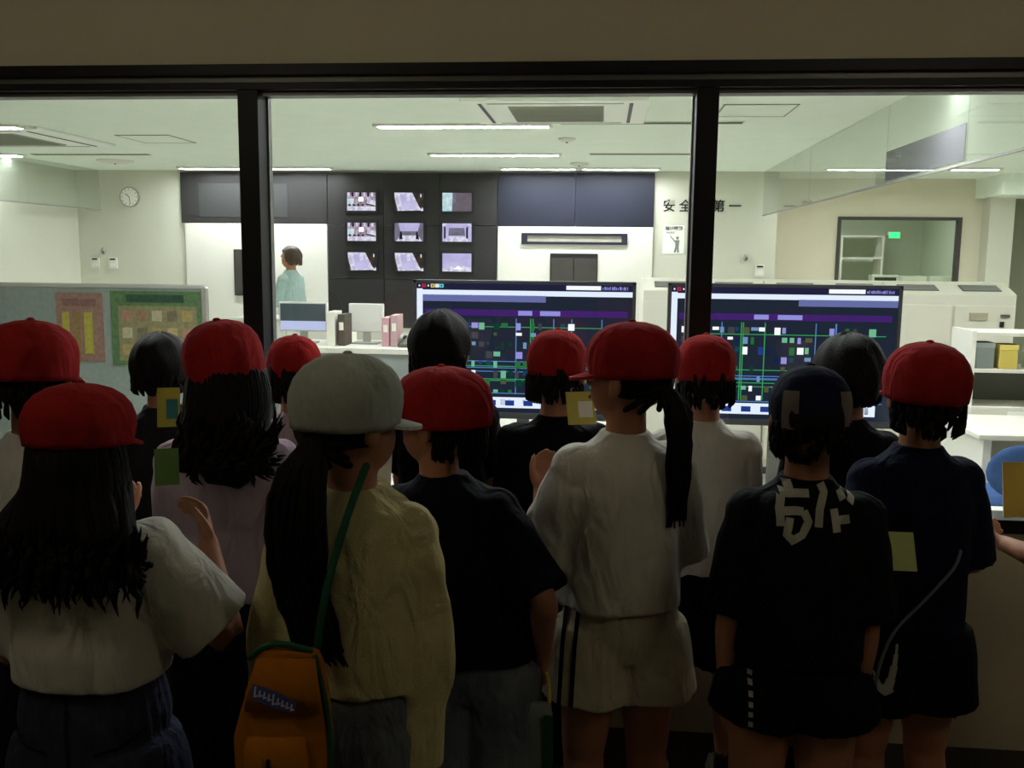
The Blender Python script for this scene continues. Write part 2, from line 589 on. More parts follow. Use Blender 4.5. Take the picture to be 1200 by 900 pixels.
def cassette(cx, cy, s, label):
    t = empty('ceiling_air_cassette', (cx, cy, CZ))
    s = s / 1.2
    MB().box(-0.61 * s, 0.61 * s, -0.52 * s, 0.52 * s, -0.03, 0).build('panel', mat('cassette white', (246, 248, 242), .6), t, bevel=0.012)
    g = MB().box(-0.315 * s, 0.315 * s, -0.33 * s, 0.33 * s, -0.037, -0.03).build('grille', mat('grille grey', (172, 174, 160), 0.6), t)
    for k in range(14):
        y = (-0.31 + k * 0.0475) * s
        MB().box(-0.31 * s, 0.31 * s, y - .006, y + .006, -0.042, -0.037).build('slat', mat('grille slat grey', (156, 159, 146), 0.6), g)
    for x in (-0.49, 0.49):
        MB().box((x - 0.012) * s, (x + 0.012) * s, -0.44 * s, 0.44 * s, -0.033, -0.0302).build('air_slot', near_black, t)
    for y in (-0.44, 0.44):
        MB().box(-0.44 * s, 0.44 * s, (y - 0.010) * s, (y + 0.010) * s, -0.033, -0.0302).build('air_slot', grey_pl, t)
    tag(t, label, 'air conditioner', 'ceiling air cassettes')


cassette(-0.33, 6.66, 1.2, 'white square ceiling air cassette with grey grille behind the middle pane')
cassette(-5.33, 8.05, 1.45, 'white ceiling air cassette cut by the left photo edge')


def hatch(x0, x1, y0, y1, label):
    t = empty('ceiling_hatch', ((x0 + x1) / 2, (y0 + y1) / 2, CZ))
    a, b = (x1 - x0) / 2, (y1 - y0) / 2
    m = MB()
    e = 0.012
    m.box(-a, a, -b, -b + e, -0.006, 0).box(-a, a, b - e, b, -0.006, 0).box(-a, -a + e, -b, b, -0.006, 0).box(a - e, a, -b, b, -0.006, 0)
    m.build('frame', grey_pl, t)
    MB().box(-a + e, a - e, -b + e, b - e, -0.004, 0).build('panel', ceilw, t)
    tag(t, label, 'hatch', 'ceiling access hatches')


hatch(-4.24, -3.75, 7.99, 8.55, 'square white access hatch in the left part of the ceiling')
hatch(0.77, 1.26, 6.47, 7.01, 'square white access hatch right of the middle air cassette')


def detector(x, y, r, label, hang=0.028):
    t = empty('smoke_detector', (x, y, CZ))
    n = 20
    R = [[(q * r * cos(2 * pi * i / n), q * r * sin(2 * pi * i / n), z) for i in range(n)] for q, z in ((1, 0), (1, -.012), (.8, -.02), (.55, -hang), (.3, -hang - .004))]
    MB().rings(R).build('housing', off_white, t, smooth=True)
    MB().ell((0, 0, -hang - .006), (.012, .012, .008), 8, 4).build('sensor_tip', grey_dk, t, smooth=True)
    tag(t, label, 'detector', 'ceiling detectors')


detector(-0.33, 8.27, 0.075, 'small round ceiling detector between the two middle strip lights')
detector(-0.28, 10.43, 0.10, 'small round ceiling detector nearest the dark board')
detector(-5.42, 10.2, 0.2, 'round ceiling disc near the left glass smoke screen', 0.03)


# glass smoke screens hanging from the ceiling
def smoke_screen(x, ys, z0, label, film=None):  # film: span of a reflection painted as a grey strip
    t = empty('smoke_screen', (x, (ys[0] + ys[-1]) / 2, CZ))
    yo = (ys[0] + ys[-1]) / 2
    for k, (a, b) in enumerate(zip(ys[:-1], ys[1:])):
        m = glass('smoke glass', (0.97, 0.985, 0.97), 1.4, (206, 216, 200), 0.10)
        MB().box(-0.004, 0.004, a - yo + .004, b - yo - .004, z0 - CZ, 0).build('glass_pane', m, t)
    MB().box(-0.008, 0.008, ys[0] - yo, ys[-1] - yo, z0 - CZ - 0.014, z0 - CZ).build('bottom_channel', grey_pl, t)
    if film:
        f = MB().box(-0.0062, -0.0046, film[0] - yo, film[1] - yo, z0 - CZ + .01, z0 - CZ + 0.20)  # grey reflection in the glass, put in as a tinted strip
        f.build('painted_reflection', glass('painted reflection grey', (0.6, 0.6, 0.63), 1.07, (112, 112, 116), 0.9), t)
    tag(t, label, 'smoke screen', 'glass smoke screens')


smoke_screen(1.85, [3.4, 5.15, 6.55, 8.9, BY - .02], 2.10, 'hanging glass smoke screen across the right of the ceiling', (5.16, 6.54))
smoke_screen(-6.27, [6.0, 8.0, 9.9, BY - .02], 2.12, 'hanging glass smoke screen along the left wall')

# ================================================================== REAR WALL FITTINGS
t = empty('wall_board', (-2.34, BY - .03, 0))
tag(t, 'wide dark T-shaped wall board behind the operators', 'board')


def wx(m, x0, x1, z0, z1, name, mt, par, y0=-0.012, y1=0.03, bev=0.003):
    return MB().box(x0 + 2.34, x1 + 2.34, y0, y1, z0, z1).build(name, mt, par, bevel=bev)


wx(0, -5.21, -3.36, 1.96, 2.575, 'panel', board_dark, t)
wx(0, -4.98, -3.85, 2.03, 2.44, 'inset_panel', mat('board inset', (52, 53, 53), 0.4), t, -0.018, -0.0125)
for k in range(3):
    x = -3.355 + k * 0.694
    wx(0, x + .003, x + .691, 1.95, 2.575, 'panel', board_dark, t)
    wx(0, x + .003, x + .691, 1.30, 1.945, 'panel', board_dark, t)
    wx(0, x + .003, x + .691, 0.70, 1.295, 'panel', board_dark, t)
for k in range(2):
    x = -1.27 + k * 0.93
    wx(0, x + .003, x + .926, 1.95, 2.575, 'panel', board_blue, t)

SCR = {
    'w': emit('cctv white', (236, 232, 250), 1.0, (190, 186, 214), 18),
    'l': emit('cctv lavender', (184, 178, 226), 1.0, (206, 200, 240), 5),
    'g': emit('cctv grey', (138, 134, 158), 0.8, (118, 112, 128), 10),
    'd': emit('cctv dark', (52, 46, 46), 0.8, (76, 64, 54), 14),
    'b': emit('cctv brown', (112, 104, 112), 0.8, (128, 116, 128), 8),
    'c': emit('cctv cyan', (168, 214, 222), 1.0, (226, 232, 240), 22),
    'p': emit('cctv pink', (206, 184, 206), 0.9, (128, 112, 130), 26),
    'k': emit('cctv black', (38, 36, 50), 0.6),
    'hot': emit('cctv bright', (250, 250, 255), 1.3),
}


def monitor(x, z, kind, label):
    t = empty('wall_monitor', (x, BY - 0.045, z))
    W, H = 0.178, 0.109
    m = MB()
    b = 0.03
    m.box(-W - b, W + b, -0.02, 0.0, H, H + b).box(-W - b, W + b, -0.02, 0.0, -H - b, -H).box(-W - b, -W, -0.02, 0, -H, H).box(W, W + b, -0.02, 0, -H, H)
    m.build('bezel', near_black, t)
    S = MB()
    mats_ = []

    def q(pts, c, d=0):
        if SCR[c] not in mats_:
            mats_.append(SCR[c])
        S.cur = mats_.index(SCR[c])
        S.add([(px * W, -0.004 - d * .0006, pz * H) for px, pz in pts], [tuple(range(len(pts)))])
    full = [(-1, -1), (1, -1), (1, 1), (-1, 1)]
    if kind == 'hall':
        q(full, 'p')
        q([(-1, -1), (1, -1), (1, -.55), (-1, -.5)], 'w', 1)
        for k in range(7):
            a = -.95 + k * .27
            q([(a, .55), (a + .14, .55), (a + .14, 1), (a, 1)], 'k' if k % 2 else 'w', 1)
        q([(-1, -.35), (-.55, -.4), (-.5, .35), (-1, .3)], 'c', 1)
        q([(-.2, 0), (.15, 0), (.15, .5), (-.2, .5)], 'hot', 2)
        q([(.35, -.3), (1, -.45), (1, 0), (.4, .45)], 'w', 2)
        q([(.3, -.35), (.9, -.5), (.9, -.38), (.3, -.2)], 'k', 3)
        for k in range(4):
            q([(-.9 + k * .3, -.5), (-.75 + k * .3, -.5), (-.75 + k * .3, -.3), (-.9 + k * .3, -.25)], 'k', 3)
    elif kind == 'pit':
        q(full, 'd')
        q([(-.78, -1), (.92, -.92), (.72, -.6), (.22, 1), (-1, 1), (-.98, .4)], 'w', 1)
        q([(-.5, -.85), (.55, -.8), (.1, .8), (-.6, .8)], 'l', 2)
        q([(-.15, .1), (.1, .1), (.05, .9), (-.2, .9)], 'w', 3)
        q([(.8, -1), (1, -1), (1, -.75), (.9, -.6)], 'w', 2)
        q([(.78, .5), (.86, .5), (.86, .85), (.78, .85)], 'w', 3)
    elif kind == 'half':
        q(full, 'b')
        q([(-1, -1), (-.35, -1), (-.3, 1), (-1, 1)], 'c', 1)
        q([(-.35, -1), (-.1, -1), (-.05, 1), (-.3, 1)], 'g', 1)
    elif kind == 'chamber':
        q(full, 'g')
        q([(-.9, -1), (.9, -1), (.6, -.35), (-.6, -.35)], 'w', 1)
        q([(-.6, .1), (.6, .1), (.75, 1), (-.75, 1)], 'l', 1)
        q([(-.7, -.8), (-.45, -.75), (-.52, .05), (-.6, .1)], 'k', 2)
        q([(.7, -.8), (.45, -.75), (.5, .05), (.56, .1)], 'k', 2)
    elif kind == 'tunnel':
        q(full, 'l')
        q([(-.8, -1), (.8, -1), (.65, -.5), (-.65, -.5)], 'w', 1)
        q([(-.6, -.35), (.55, -.35), (.5, .5), (-.55, .5)], 'g', 1)
        q([(-.9, -.7), (-.78, -.6), (-.78, .55), (-.9, .7)], 'k', 2)
        q([(.62, -.6), (.75, -.7), (.75, .7), (.62, .5)], 'k', 2)
        q([(-1, .6), (-.7, .9), (-.7, 1), (-1, 1)], 'w', 2)
        q([(1, .6), (.7, .9), (.7, 1), (1, 1)], 'w', 2)
    else:
        q(full, 'l')
        q([(-1, -1), (1, -1), (1, -.62), (.2, -.3), (-1, -.7)], 'w', 1)
        q([(-.3, -.75), (.4, -.72), (.1, -.4)], 'hot', 2)
    S.build('screen', mats_, t)
    tag(t, label, 'monitor', 'nine small camera monitors on the dark board')


rows = [2.228, 1.866, 1.508]
cols = [-2.93, -2.345, -1.758]
kinds = [['hall', 'pit', 'half'], ['hall', 'chamber', 'tunnel'], ['pit', 'pit', 'plain']]
rn, cn = ['top row', 'middle row', 'bottom row'], ['left', 'centre', 'right']
what = {'hall': 'busy teal and pink plant hall', 'pit': 'bright slanted pit', 'half': 'half white half brown-grey view', 'chamber': 'grey symmetric chamber', 'tunnel': 'pale tunnel view', 'plain': 'plain lavender view'}
for r in range(3):
    for c in range(3):
        monitor(cols[c], rows[r], kinds[r][c], 'small wall monitor showing a %s, %s %s' % (what[kinds[r][c]], rn[r], cn[c]))

# white lower wall panels with dark recesses
t = empty('wall_panel', (-4.27, BY - .02, 0))
tag(t, 'white lower wall panel left of the small monitors', 'panel')
MB().box(-0.90, 0.905, -0.02, 0.02, 0.1, 1.955).build('panel_sheet', whitep, t, bevel=0.003)
t = empty('wall_cabinet', (-4.35, BY - .04, 0))
tag(t, 'dark grey recessed wall box beside the left mullion', 'cabinet')
MB().box(-0.20, 0.22, -0.02, 0.0, 1.07, 1.64).build('box_body', dark_metal, t, bevel=0.004)
MB().box(-0.185, 0.005, -0.028, -0.02, 1.09, 1.62).build('door', dark_metal, t)
MB().box(0.015, 0.205, -0.028, -0.02, 1.09, 1.62).build('door', dark_metal, t)
t = empty('wall_panel', (-0.345, BY - .02, 0))
tag(t, 'white lower wall panel right of the small monitors', 'panel')
MB().box(-0.92, 0.93, -0.02, 0.02, 0.1, 1.945).build('panel_sheet', whitep, t, bevel=0.003)
t = empty('display_slot', (-0.345, BY - .04, 1.803))
tag(t, 'long narrow dark-framed display strip on the white wall panel', 'display')
fr = MB()
fr.box(-.63, .63, -.025, 0, .036, .066).box(-.63, .63, -.025, 0, -.066, -.036).box(-.63, -.56, -.025, 0, -.036, .036).box(.56, .63, -.025, 0, -.036, .036)
fr.build('frame', board_blue, t)
MB().box(-.56, .56, -.008, -.001, -.036, .036).build('display_face', mat('pale display', (176, 172, 158), 0.35, (160, 156, 142), 6), t)
t = empty('wall_cabinet', (-0.345, BY - .04, 1.46))
tag(t, 'dark brown two-door wall box under the narrow display strip', 'cabinet')
MB().box(-.285, .285, -.02, 0, -.17, .17).build('box_body', near_black, t, bevel=0.004)
for s in (-1, 1):
    x = sorted((s * .006, s * .272))
    MB().box(x[0], x[1], -.03, -.02, -.165, .115).build('door', dark_metal, t, bevel=0.002)

# lettering on the wall
t = empty('wall_sign', (1.14, BY - .004, 2.19))
tag(t, 'black safety-first lettering on the cream wall behind the right mullion', 'sign')


def text(s, size, m, parent, x, z, y=0.0, ext=0.003, name='character', rx=pi / 2, align='CENTER', bold=0.0):
    c = bpy.data.curves.new(name, 'FONT')
    c.body = s
    c.size = size
    c.extrude = ext
    c.offset = bold
    c.align_x = align
    c.align_y = 'CENTER'
    tmp = bpy.data.objects.new('tmp', c)
    COL.objects.link(tmp)
    me = bpy.data.meshes.new_from_object(tmp.evaluated_get(bpy.context.evaluated_depsgraph_get()))
    bpy.data.objects.remove(tmp)
    me.materials.clear()
    me.materials.append(m)
    me.name = name
    o = bpy.data.objects.new(name, me)
    COL.objects.link(o)
    o.parent = parent
    o.location = (x, y, z)
    o.rotation_euler = (rx, 0, 0)
    return o


for s, x in zip('安全第一', (-0.375, -0.185, 0.20, 0.39)):
    text(s, 0.150, ink, t, x, 0, bold=0.002)
t = empty('wall_poster', (0.83, BY - .004, 1.81))
tag(t, 'white safety poster of a pointing figure under the black lettering', 'poster')
MB().box(-.125, .125, -.002, .003, -.17, .16).build('sheet', mat('poster white', (244, 243, 236), 0.6), t)
text('指差呼称', 0.052, ink, t, 0, 0.125, -0.004, 0.001, 'title', bold=0.001)
g = mat('grey print', (126, 130, 126), 0.7)
text('安全確認', 0.026, g, t, -0.04, 0.075, -0.004, 0.001, 'subtitle')
m_ = MB()
m_.ell((0.045, -.003, 0.015), (.017, .001, .02), 12, 6)
m_.prism([(.02, -.01), (.07, -.01), (.062, -.10), (.068, -.155), (.045, -.155), (.042, -.11), (.03, -.155), (.005, -.155), (.022, -.09)], 1, -.0036, -.0024)
m_.prism([(.02, -.02), (-.04, .045), (-.046, .038), (.02, -.045)], 1, -.0036, -.0024)
m_.build('figure', g, t)

# clock, switches, sensors
t = empty('wall_clock', (-5.878, BY - .005, 2.271))
tag(t, 'round white wall clock on the cream wall at left', 'clock')


def disc(r, y0, y1, n=28):
    return [[(q * r * cos(2 * pi * i / n), y, q * r * sin(2 * pi * i / n)) for i in range(n)] for q, y in ((1, y1), (1, y0), (.98, y0))]


MB().rings(disc(.125, -.03, 0)).build('case', grey_pl, t, smooth=False)
MB().rings(disc(.112, -.033, -.03)).build('dial', paper, t)
for k in range(12):
    M = Matrix.Rotation(k * pi / 6, 4, 'Y') @ Matrix.Translation((0, -.0335, .095))
    MB().obox(M, .006, .002, .016).build('hour_mark', ink, t)
for ang, L, wd in ((-48, .058, .008), (172, .088, .006)):
    M = Matrix.Rotation(rad(ang), 4, 'Y') @ Matrix.Translation((0, -.0355, L / 2))
    MB().obox(M, wd, .002, L).build('clock_hand', ink, t)


def wall_switch(x, z, label):
    t = empty('wall_switch', (x, BY - .002, z))
    MB().box(-.055, .055, -.02, .002, -.075, .06).build('plate', off_white, t, bevel=.004)
    MB().box(-.035, .035, -.026, -.02, .03, .05).build('display', ink, t)
    MB().box(-.03, .03, -.024, -.02, -.05, -.01).build('button', paper, t)
    tag(t, label, 'switch', 'wall control plates')


wall_switch(-6.376, 1.46, 'white wall control plate nearest the left corner under the clock')
wall_switch(-6.139, 1.46, 'white wall control plate right of its twin under the clock')
wall_switch(1.846, 1.46, 'white wall control plate below the lettering near the return wall')


def wall_sensor(x, z, label):
    t = empty('wall_sensor', (x, BY - .002, z))
    MB().ell((0, -.02, 0), (.03, .03, .045), 12, 8).build('housing', grey_pl, t, smooth=True)
    MB().ell((.012, -.045, -.01), (.014, .012, .018), 8, 6).build('lens', grey_dk, t, smooth=True)
    tag(t, label, 'sensor', 'small grey wall sensors')


wall_sensor(-6.257, 1.60, 'small grey wall sensor above the two left control plates')
wall_sensor(1.671, 1.60, 'small grey wall sensor right of the lettering mullion')

# ================================================================== CONTROL ROOM FURNITURE
# left partition with two posters
t = empty('partition_screen', (-3.75, 6.02, 0))
tag(t, 'grey-green cloth partition screen behind the left window pane', 'partition')
MB().box(-1.75, 1.10, 0, .04, .06, 1.355).build('cloth_panel', part_fab, t)
MB().box(-1.75, 1.115, -.008, .048, 1.355, 1.385).build('top_rail', grey_pl, t, bevel=.008)
MB().box(1.10, 1.14, -.008, .048, 0.0, 1.375).build('end_post', steel, t, bevel=.012)
MB().box(-1.75, 1.10, -.008, .048, .02, .06).build('bottom_rail', grey_pl, t)
for x in (-1.3, .9):
    MB().box(x - .03, x + .03, -.2, .24, 0, .02).build('foot', steel, t, bevel=.004)


def poster(x0, x1, z0, z1, base, label):
    t = empty('poster', ((x0 + x1) / 2, 6.014, (z0 + z1) / 2))
    MB().box(-(x1 - x0) / 2, (x1 - x0) / 2, -.002, .003, -(z1 - z0) / 2, (z1 - z0) / 2).build('sheet', base, t)
    tag(t, label, 'poster')
    return t


def pm(n, c):
    c = tuple(int(v * .86) for v in c)
    return mat('print ' + n, c, .7, tuple(max(0, v - 16) for v in c), 40)


t = poster(-3.66, -3.33, .86, 1.325, pm('pinkish', (150, 118, 108)), 'narrow pinkish brown poster with yellow bars on the partition')
for k, (x, wd, z0, z1, c) in enumerate([(-.10, .05, -.15, .10, (176, 168, 72)), (.06, .06, -.18, .10, (178, 170, 70)), (-.02, .05, -.2, .10, (146, 122, 76))]):
    MB().box(x - wd / 2, x + wd / 2, -.0035, -.002, z0, z1).build('printed_bar', pm('bar%d' % k, c), t)
MB().box(-.12, .12, -.0035, -.002, .14, .19).build('printed_heading', pm('head', (132, 96, 92)), t)
t = poster(-3.275, -2.65, .84, 1.34, pm('green', (88, 120, 80)), 'wide green-bordered poster with photo rows on the partition')
MB().box(-.20, .20, -.0035, -.002, .175, .225).build('printed_heading', pm('dkgreen', (46, 78, 62)), t)
MB().box(-.26, .285, -.0035, -.002, -.22, .15).build('printed_ground', pm('tan', (140, 134, 98)), t)
pc = [(172, 128, 110), (150, 120, 92), (188, 178, 150), (116, 110, 90), (168, 150, 96), (188, 168, 118)]
for r in range(3):
    for c in range(5):
        x, z = -.20 + c * .105, .09 - r * .115
        MB().box(x - .035, x + .035, -.0045, -.0035, z - .04, z + .03).build('printed_photo', pm('ph%d' % ((r * 2 + c) % 6), pc[(r * 2 + c) % 6]), t)

# low cabinet seen between partition and mullion
t = empty('low_cabinet', (-2.95, 9.0, 0))
tag(t, 'low white cabinet beyond the partition end', 'cabinet')
MB().box(-.6, .5, -.25, .25, .05, .95).build('carcass', off_white, t, bevel=.006)
MB().box(-.56, .46, -.22, .22, 0, .05).build('plinth', grey_dk, t)
MB().box(-.62, .52, -.27, .27, .95, .98).build('top', whitep, t, bevel=.004)
for x in (-.33, .21):
    d = MB().box(x - .26, x + .26, -.265, -.25, .08, .93).build('door', off_white, t, bevel=.003)
    MB().box(x + .16, x + .2, -.28, -.265, .5, .6).build('handle', steel, d)

# operators' desk
t = empty('console_desk', (-2.0, 7.75, 0))
tag(t, 'long white operator desk left of the big displays', 'desk')
MB().box(-.75, .62, -.36, .36, .80, .845).build('desktop', whitep, t, bevel=.005)
MB().box(-.72, .6, -.30, -.28, .25, .80).build('front_panel', mat('desk grey', (140, 146, 144), .6), t)
for x in (-.7, .57):
    MB().box(x - .02, x + .02, -.32, .32, 0, .80).build('leg', grey_pl, t)


def desk_monitor(x, y, z, wd, hg, label, front=True):
    t = empty('desk_monitor', (x, y, z))
    MB().box(-wd / 2, wd / 2, -.02, .02, .10, .10 + hg).build('case', mat('monitor white', (214, 214, 208), .5), t, bevel=.008)
    if front:
        MB().box(-wd / 2 + .015, wd / 2 - .015, -.024, -.02, .115, .085 + hg).build('screen', mat('desk screen', (74, 86, 92), .3), t)
        MB().box(-wd / 2 + .015, wd / 2 - .015, -.0245, -.024, .115, .115 + hg * .3).build('screen_window', emit('desk screen lit', (200, 210, 250), .9), t)
    MB().box(-.03, .03, -.012, .02, .015, .12).build('neck', grey_pl, t)
    MB().box(-.11, .11, -.08, .08, 0, .015).build('base', grey_pl, t, bevel=.004)
    tag(t, label, 'monitor', 'desk monitors on the operator desk')


desk_monitor(-2.50, 7.72, .845, .42, .25, 'desk monitor with a pale lit band left on the operator desk')
desk_monitor(-1.98, 7.80, .845, .30, .24, 'white-backed desk monitor in the middle of the operator desk', False)
for k, (x, wd, hg, c, lb) in enumerate([(-2.22, .07, .28, (236, 234, 222), 'upright white file box beside the desk monitor'), (-2.13, .06, .26, (76, 70, 60), 'upright dark brown file box on the operator desk'),
                                       (-1.76, .06, .24, (196, 150, 158), 'upright file box on the operator desk, pink painted in as red cap reflection'), (-1.69, .06, .26, (190, 158, 160), 'upright file box beside its twin, dusty pink painted in as red cap reflection'),  # pink stands in for red caps reflected in the window glass
                                       (-1.50, .05, .22, (238, 228, 212), 'upright cream file box at the right end of the operator desk')]):
    t = empty('file_box', (x, 7.66, .845))
    MB().box(-wd / 2, wd / 2, -.11, .11, 0, hg).build('case', mat('file %d' % k, c, .7), t, bevel=.003)
    MB().box(-wd / 2 + .012, wd / 2 - .012, -.112, -.11, hg * .5, hg * .75).build('spine_label', paper, t)
    tag(t, lb, 'file box', 'file boxes on the operator desk')
t = empty('telephone', (-1.60, 7.60, .845))
tag(t, 'grey desk telephone at the right of the operator desk', 'telephone')
MB().prism([(-.10, 0), (.10, 0), (.10, .075), (-.10, .03)], 0, -.045, .045).build('base', grey_dk, t, bevel=.004)
MB().tube([(-.025, -.09, .075), (-.025, 0, .095), (-.025, .09, .085)], [.016, .013, .018], 8, (0, 0, 1)).build('handset', grey_pl, t, smooth=True)


# big displays
def emq(n, c, s=1.0):
    return emit('disp ' + n, c, s)


def big_display(cx, y, rz, label, seed):
    t = empty('large_display', (cx, y, 0), rz)
    W, ZT_, ZB_ = .715, 1.44, .575
    m = MB()
    b = .022
    m.box(-W, W, -.03, .03, ZT_ - b, ZT_).box(-W, W, -.03, .03, ZB_ - .03, ZB_ + .01).box(-W, -W + b, -.03, .03, ZB_, ZT_).box(W - b, W, -.03, .03, ZB_, ZT_)
    m.build('bezel', mat('display bezel', (34, 34, 40), .35), t, bevel=.003)
    MB().box(-W + b, W - b, -.015, .028, ZB_, ZT_ - b).build('back_cover', near_black, t)
    r = random.Random(seed)
    L, Rr, top, bot = -W + b, W - b, ZT_ - b, ZB_ + .01
    S = MB()
    mats_ = []

    def q(x0, x1, z0, z1, mt, d=0):
        if mt not in mats_:
            mats_.append(mt)
        S.cur = mats_.index(mt)
        y_ = -.0155 - d * .0005
        S.add([(x0, y_, z0), (x1, y_, z0), (x1, y_, z1), (x0, y_, z1)], [(0, 1, 2, 3)])
    dk = emq('navy', (36, 36, 66), .9)
    q(L, Rr, bot, top, emq('ground', (34, 42, 58), .9))
    q(L, Rr, top - .035, top, dk, 1)
    q(L, Rr, top - .075, top - .042, emq('bluewhite', (226, 236, 255), 1.1), 1)
    q(L, Rr - .55, top - .115, top - .072, emq('slate', (106, 112, 170), 1), 1) if seed == 1 else q(Rr - .6, Rr, top - .115, top - .072, emq('slate', (106, 112, 170), 1), 1)
    q(L, L + .038, bot + .1, top - .035, emq('bluewhite', (226, 236, 255), 1.1), 2)
    q(Rr - .42, Rr - .20, top - .032, top - .006, emq('white', (246, 248, 255), 1.1), 2)
    for k in range(14):
        x = Rr - .19 + k * .012
        q(x, x + r.uniform(.004, .010), top - .03, top - .008 - r.uniform(0, .008), emq('lilac', (150, 146, 226), 1), 2)
    for k, c in enumerate([(24, 22, 46), (190, 40, 60), (40, 36, 50), (226, 214, 110), (240, 240, 250), (90, 216, 222)]):
        x = L + .004 + k * .029
        q(x, x + .026, top - .028, top - .005, emq('icon%d' % k, c), 2)
        q(x + .008, x + .018, top - .022, top - .011, emq('icondot%d' % (k % 2), [(236, 236, 240), (60, 60, 90)][k % 2]), 3)
    q(L + .05, Rr - .03, top - .205, top - .165, emq('purple', (70, 36, 116), .9), 2)
    for k in range(3):
        x = r.uniform(L + .5, Rr - .2)
        q(x, x + .09, top - .2, top - .17, emq('lilac', (150, 146, 226), 1), 3)
    cols_ = [('green', (40, 120, 60)), ('mint', (120, 200, 160)), ('dkgreen', (16, 66, 50)), ('sky', (120, 160, 206)), ('white', (246, 248, 255)),
             ('teal', (20, 74, 96)), ('olive', (84, 96, 60)), ('blue', (40, 64, 150)), ('lilac', (150, 146, 226)), ('greyd', (70, 72, 78)), ('navy2', (22, 40, 84))]
    for i in range(26):                                  # process diagram: tanks, readouts
        for j in range(9):
            if r.random() < .56:
                x, z = L + .07 + i * .048, top - .25 - j * .062
                n_, c_ = cols_[int(r.random() ** 1.25 * len(cols_)) % len(cols_)]
                wd, hg = r.uniform(.018, .044), r.uniform(.016, .05)
                q(x, x + wd, z - hg, z, emq(n_, c_, .85), 3)
    for k in range(8):                                   # pipes
        x = L + .1 + r.random() * 1.1
        q(x, x + .006, bot + .12, top - .22, emq('pipe%d' % (k % 2), [(60, 170, 100), (90, 140, 210)][k % 2], .9), 2)
        z = bot + .1 + r.random() * .5
        q(L + .08, Rr - .06, z, z + .005, emq('pipe%d' % (k % 2), [(60, 170, 100), (90, 140, 210)][k % 2], .9), 2)
    q(L + .05, Rr - .1, bot + .03, bot + .10, emq('bluewhite', (226, 236, 255), 1.1), 3)
    for k in range(9):
        q(L + .1 + k * .12, L + .16 + k * .12, bot + .045, bot + .08, emq('blue', (40, 64, 150), .85), 4)
    S.build('screen', mats_, t)
    st = MB().box(-.04, -.0, .03, .09, .1, .9).box(0.0, .04, .03, .09, .1, .9)
    st.build('stand_column', grey_dk, t)
    MB().box(-.45, .45, -.28, .34, .03, .06).build('stand_base', grey_dk, t, bevel=.006)
    for x in (-.4, .4):
        for y_ in (-.24, .3):
            MB().rings([[(x + cos(a * pi / 6) * .028, y_ - .014, .028 + sin(a * pi / 6) * .028) for a in range(12)], [(x + cos(a * pi / 6) * .028, y_ + .014, .028 + sin(a * pi / 6) * .028) for a in range(12)]]).build('caster', near_black, t)
    tag(t, label, 'display', 'two large plant diagram displays')


big_display(-0.50, 6.03, 0.0, 'large wide display with plant diagram between the two mullions', 1)
big_display(1.13, 6.03, 0.0, 'large wide display with plant diagram right of the right mullion', 2)


# cream cabinets behind the displays
def console_unit(x0, x1, label, chamfer=False):
    t = empty('console_cabinet', ((x0 + x1) / 2, 7.0, 0))
    W = (x1 - x0) / 2 - .003
    D = .62
    prof = [(-.02, .06), (-.02, 1.36), (.21, 1.435), (D, 1.435), (D, .06)]
    MB().prism(prof, 0, -W, W).build('carcass', mat('cabinet cream', (222, 219, 204), .55), t, bevel=.008)
    MB().box(-W + .02, W - .02, 0.02, D - .05, 0, .06).build('plinth', grey_dk, t)
    SM = Matrix.Translation((0, .095, 1.3975)) @ Matrix.Rotation(math.atan2(.075, .23), 4, 'X')
    for k, s in enumerate((-1, 1)):
        x = s * W / 2
        d = MB().box(x - W / 2 + .01, x + W / 2 - .01, -.035, -.02, .12, 1.28).build('door', mat('cabinet door', (222, 219, 202), .5), t, bevel=.004)
        MB().box(x - s * (W / 2 - .05) - .012, x - s * (W / 2 - .05) + .012, -.047, -.035, .75, .87).build('handle', grey_pl, d)
        v = MB().obox(SM @ Matrix.Translation((x, 0, .001)), W * .62, .12, .006).build('top_vent', grey_dk, t)
        for j in range(5):
            MB().obox(SM @ Matrix.Translation((x, -.048 + j * .024, .006)), W * .60, .008, .005).build('slat', grey_pl, v)
    MB().box(W - .11, W - .05, -.05, -.035, 1.20, 1.22).build('name_plate', grey_dk, t)
    MB().box(W - .11, W - .085, -.05, -.035, 1.13, 1.17).build('indicator', near_black, t)
    MB().box(W - .32, W - .20, -.05, -.035, 1.18, 1.23).build('label_plate', mat('label tan', (176, 170, 146), .6), t)
    tag(t, label, 'cabinet', 'cream control cabinets behind the big displays')


console_unit(0.30, 1.20, 'cream control cabinet behind the gap between the displays')
console_unit(1.20, 2.06, 'cream control cabinet hidden behind the right display')
console_unit(2.06, 2.93, 'cream control cabinet with two dark top vents right of the displays', True)

# side desk with shelf unit and chair at the right edge
t = empty('side_shelf', (2.75, 5.75, 0))
tag(t, 'white open shelf unit at the right beyond the side desk', 'shelf')
for x in (-.62, .62):
    MB().box(x - .012, x + .012, -.16, .16, .0, 1.20).build('side_panel', off_white, t)
for z in (.74, .96, 1.17):
    MB().box(-.608, .608, -.16, .16, z, z + .022).build('shelf_board', whitep, t, bevel=.002)
MB().box(-.608, .608, .14, .16, .76, .96).build('back_panel', grey_dk, t)
t = empty('side_desk', (2.65, 5.25, 0))
tag(t, 'white side desk at the right in front of the shelf unit', 'desk')
MB().box(-.72, .7, -.34, .32, .69, .72).build('desktop', whitep, t, bevel=.006)
for x in (-.66, .64):
    MB().box(x - .02, x + .02, -.3, .28, 0, .69).build('leg', off_white, t)
MB().box(-.64, .62, .24, .26, .3, .69).build('modesty_panel', grey_pl, t)
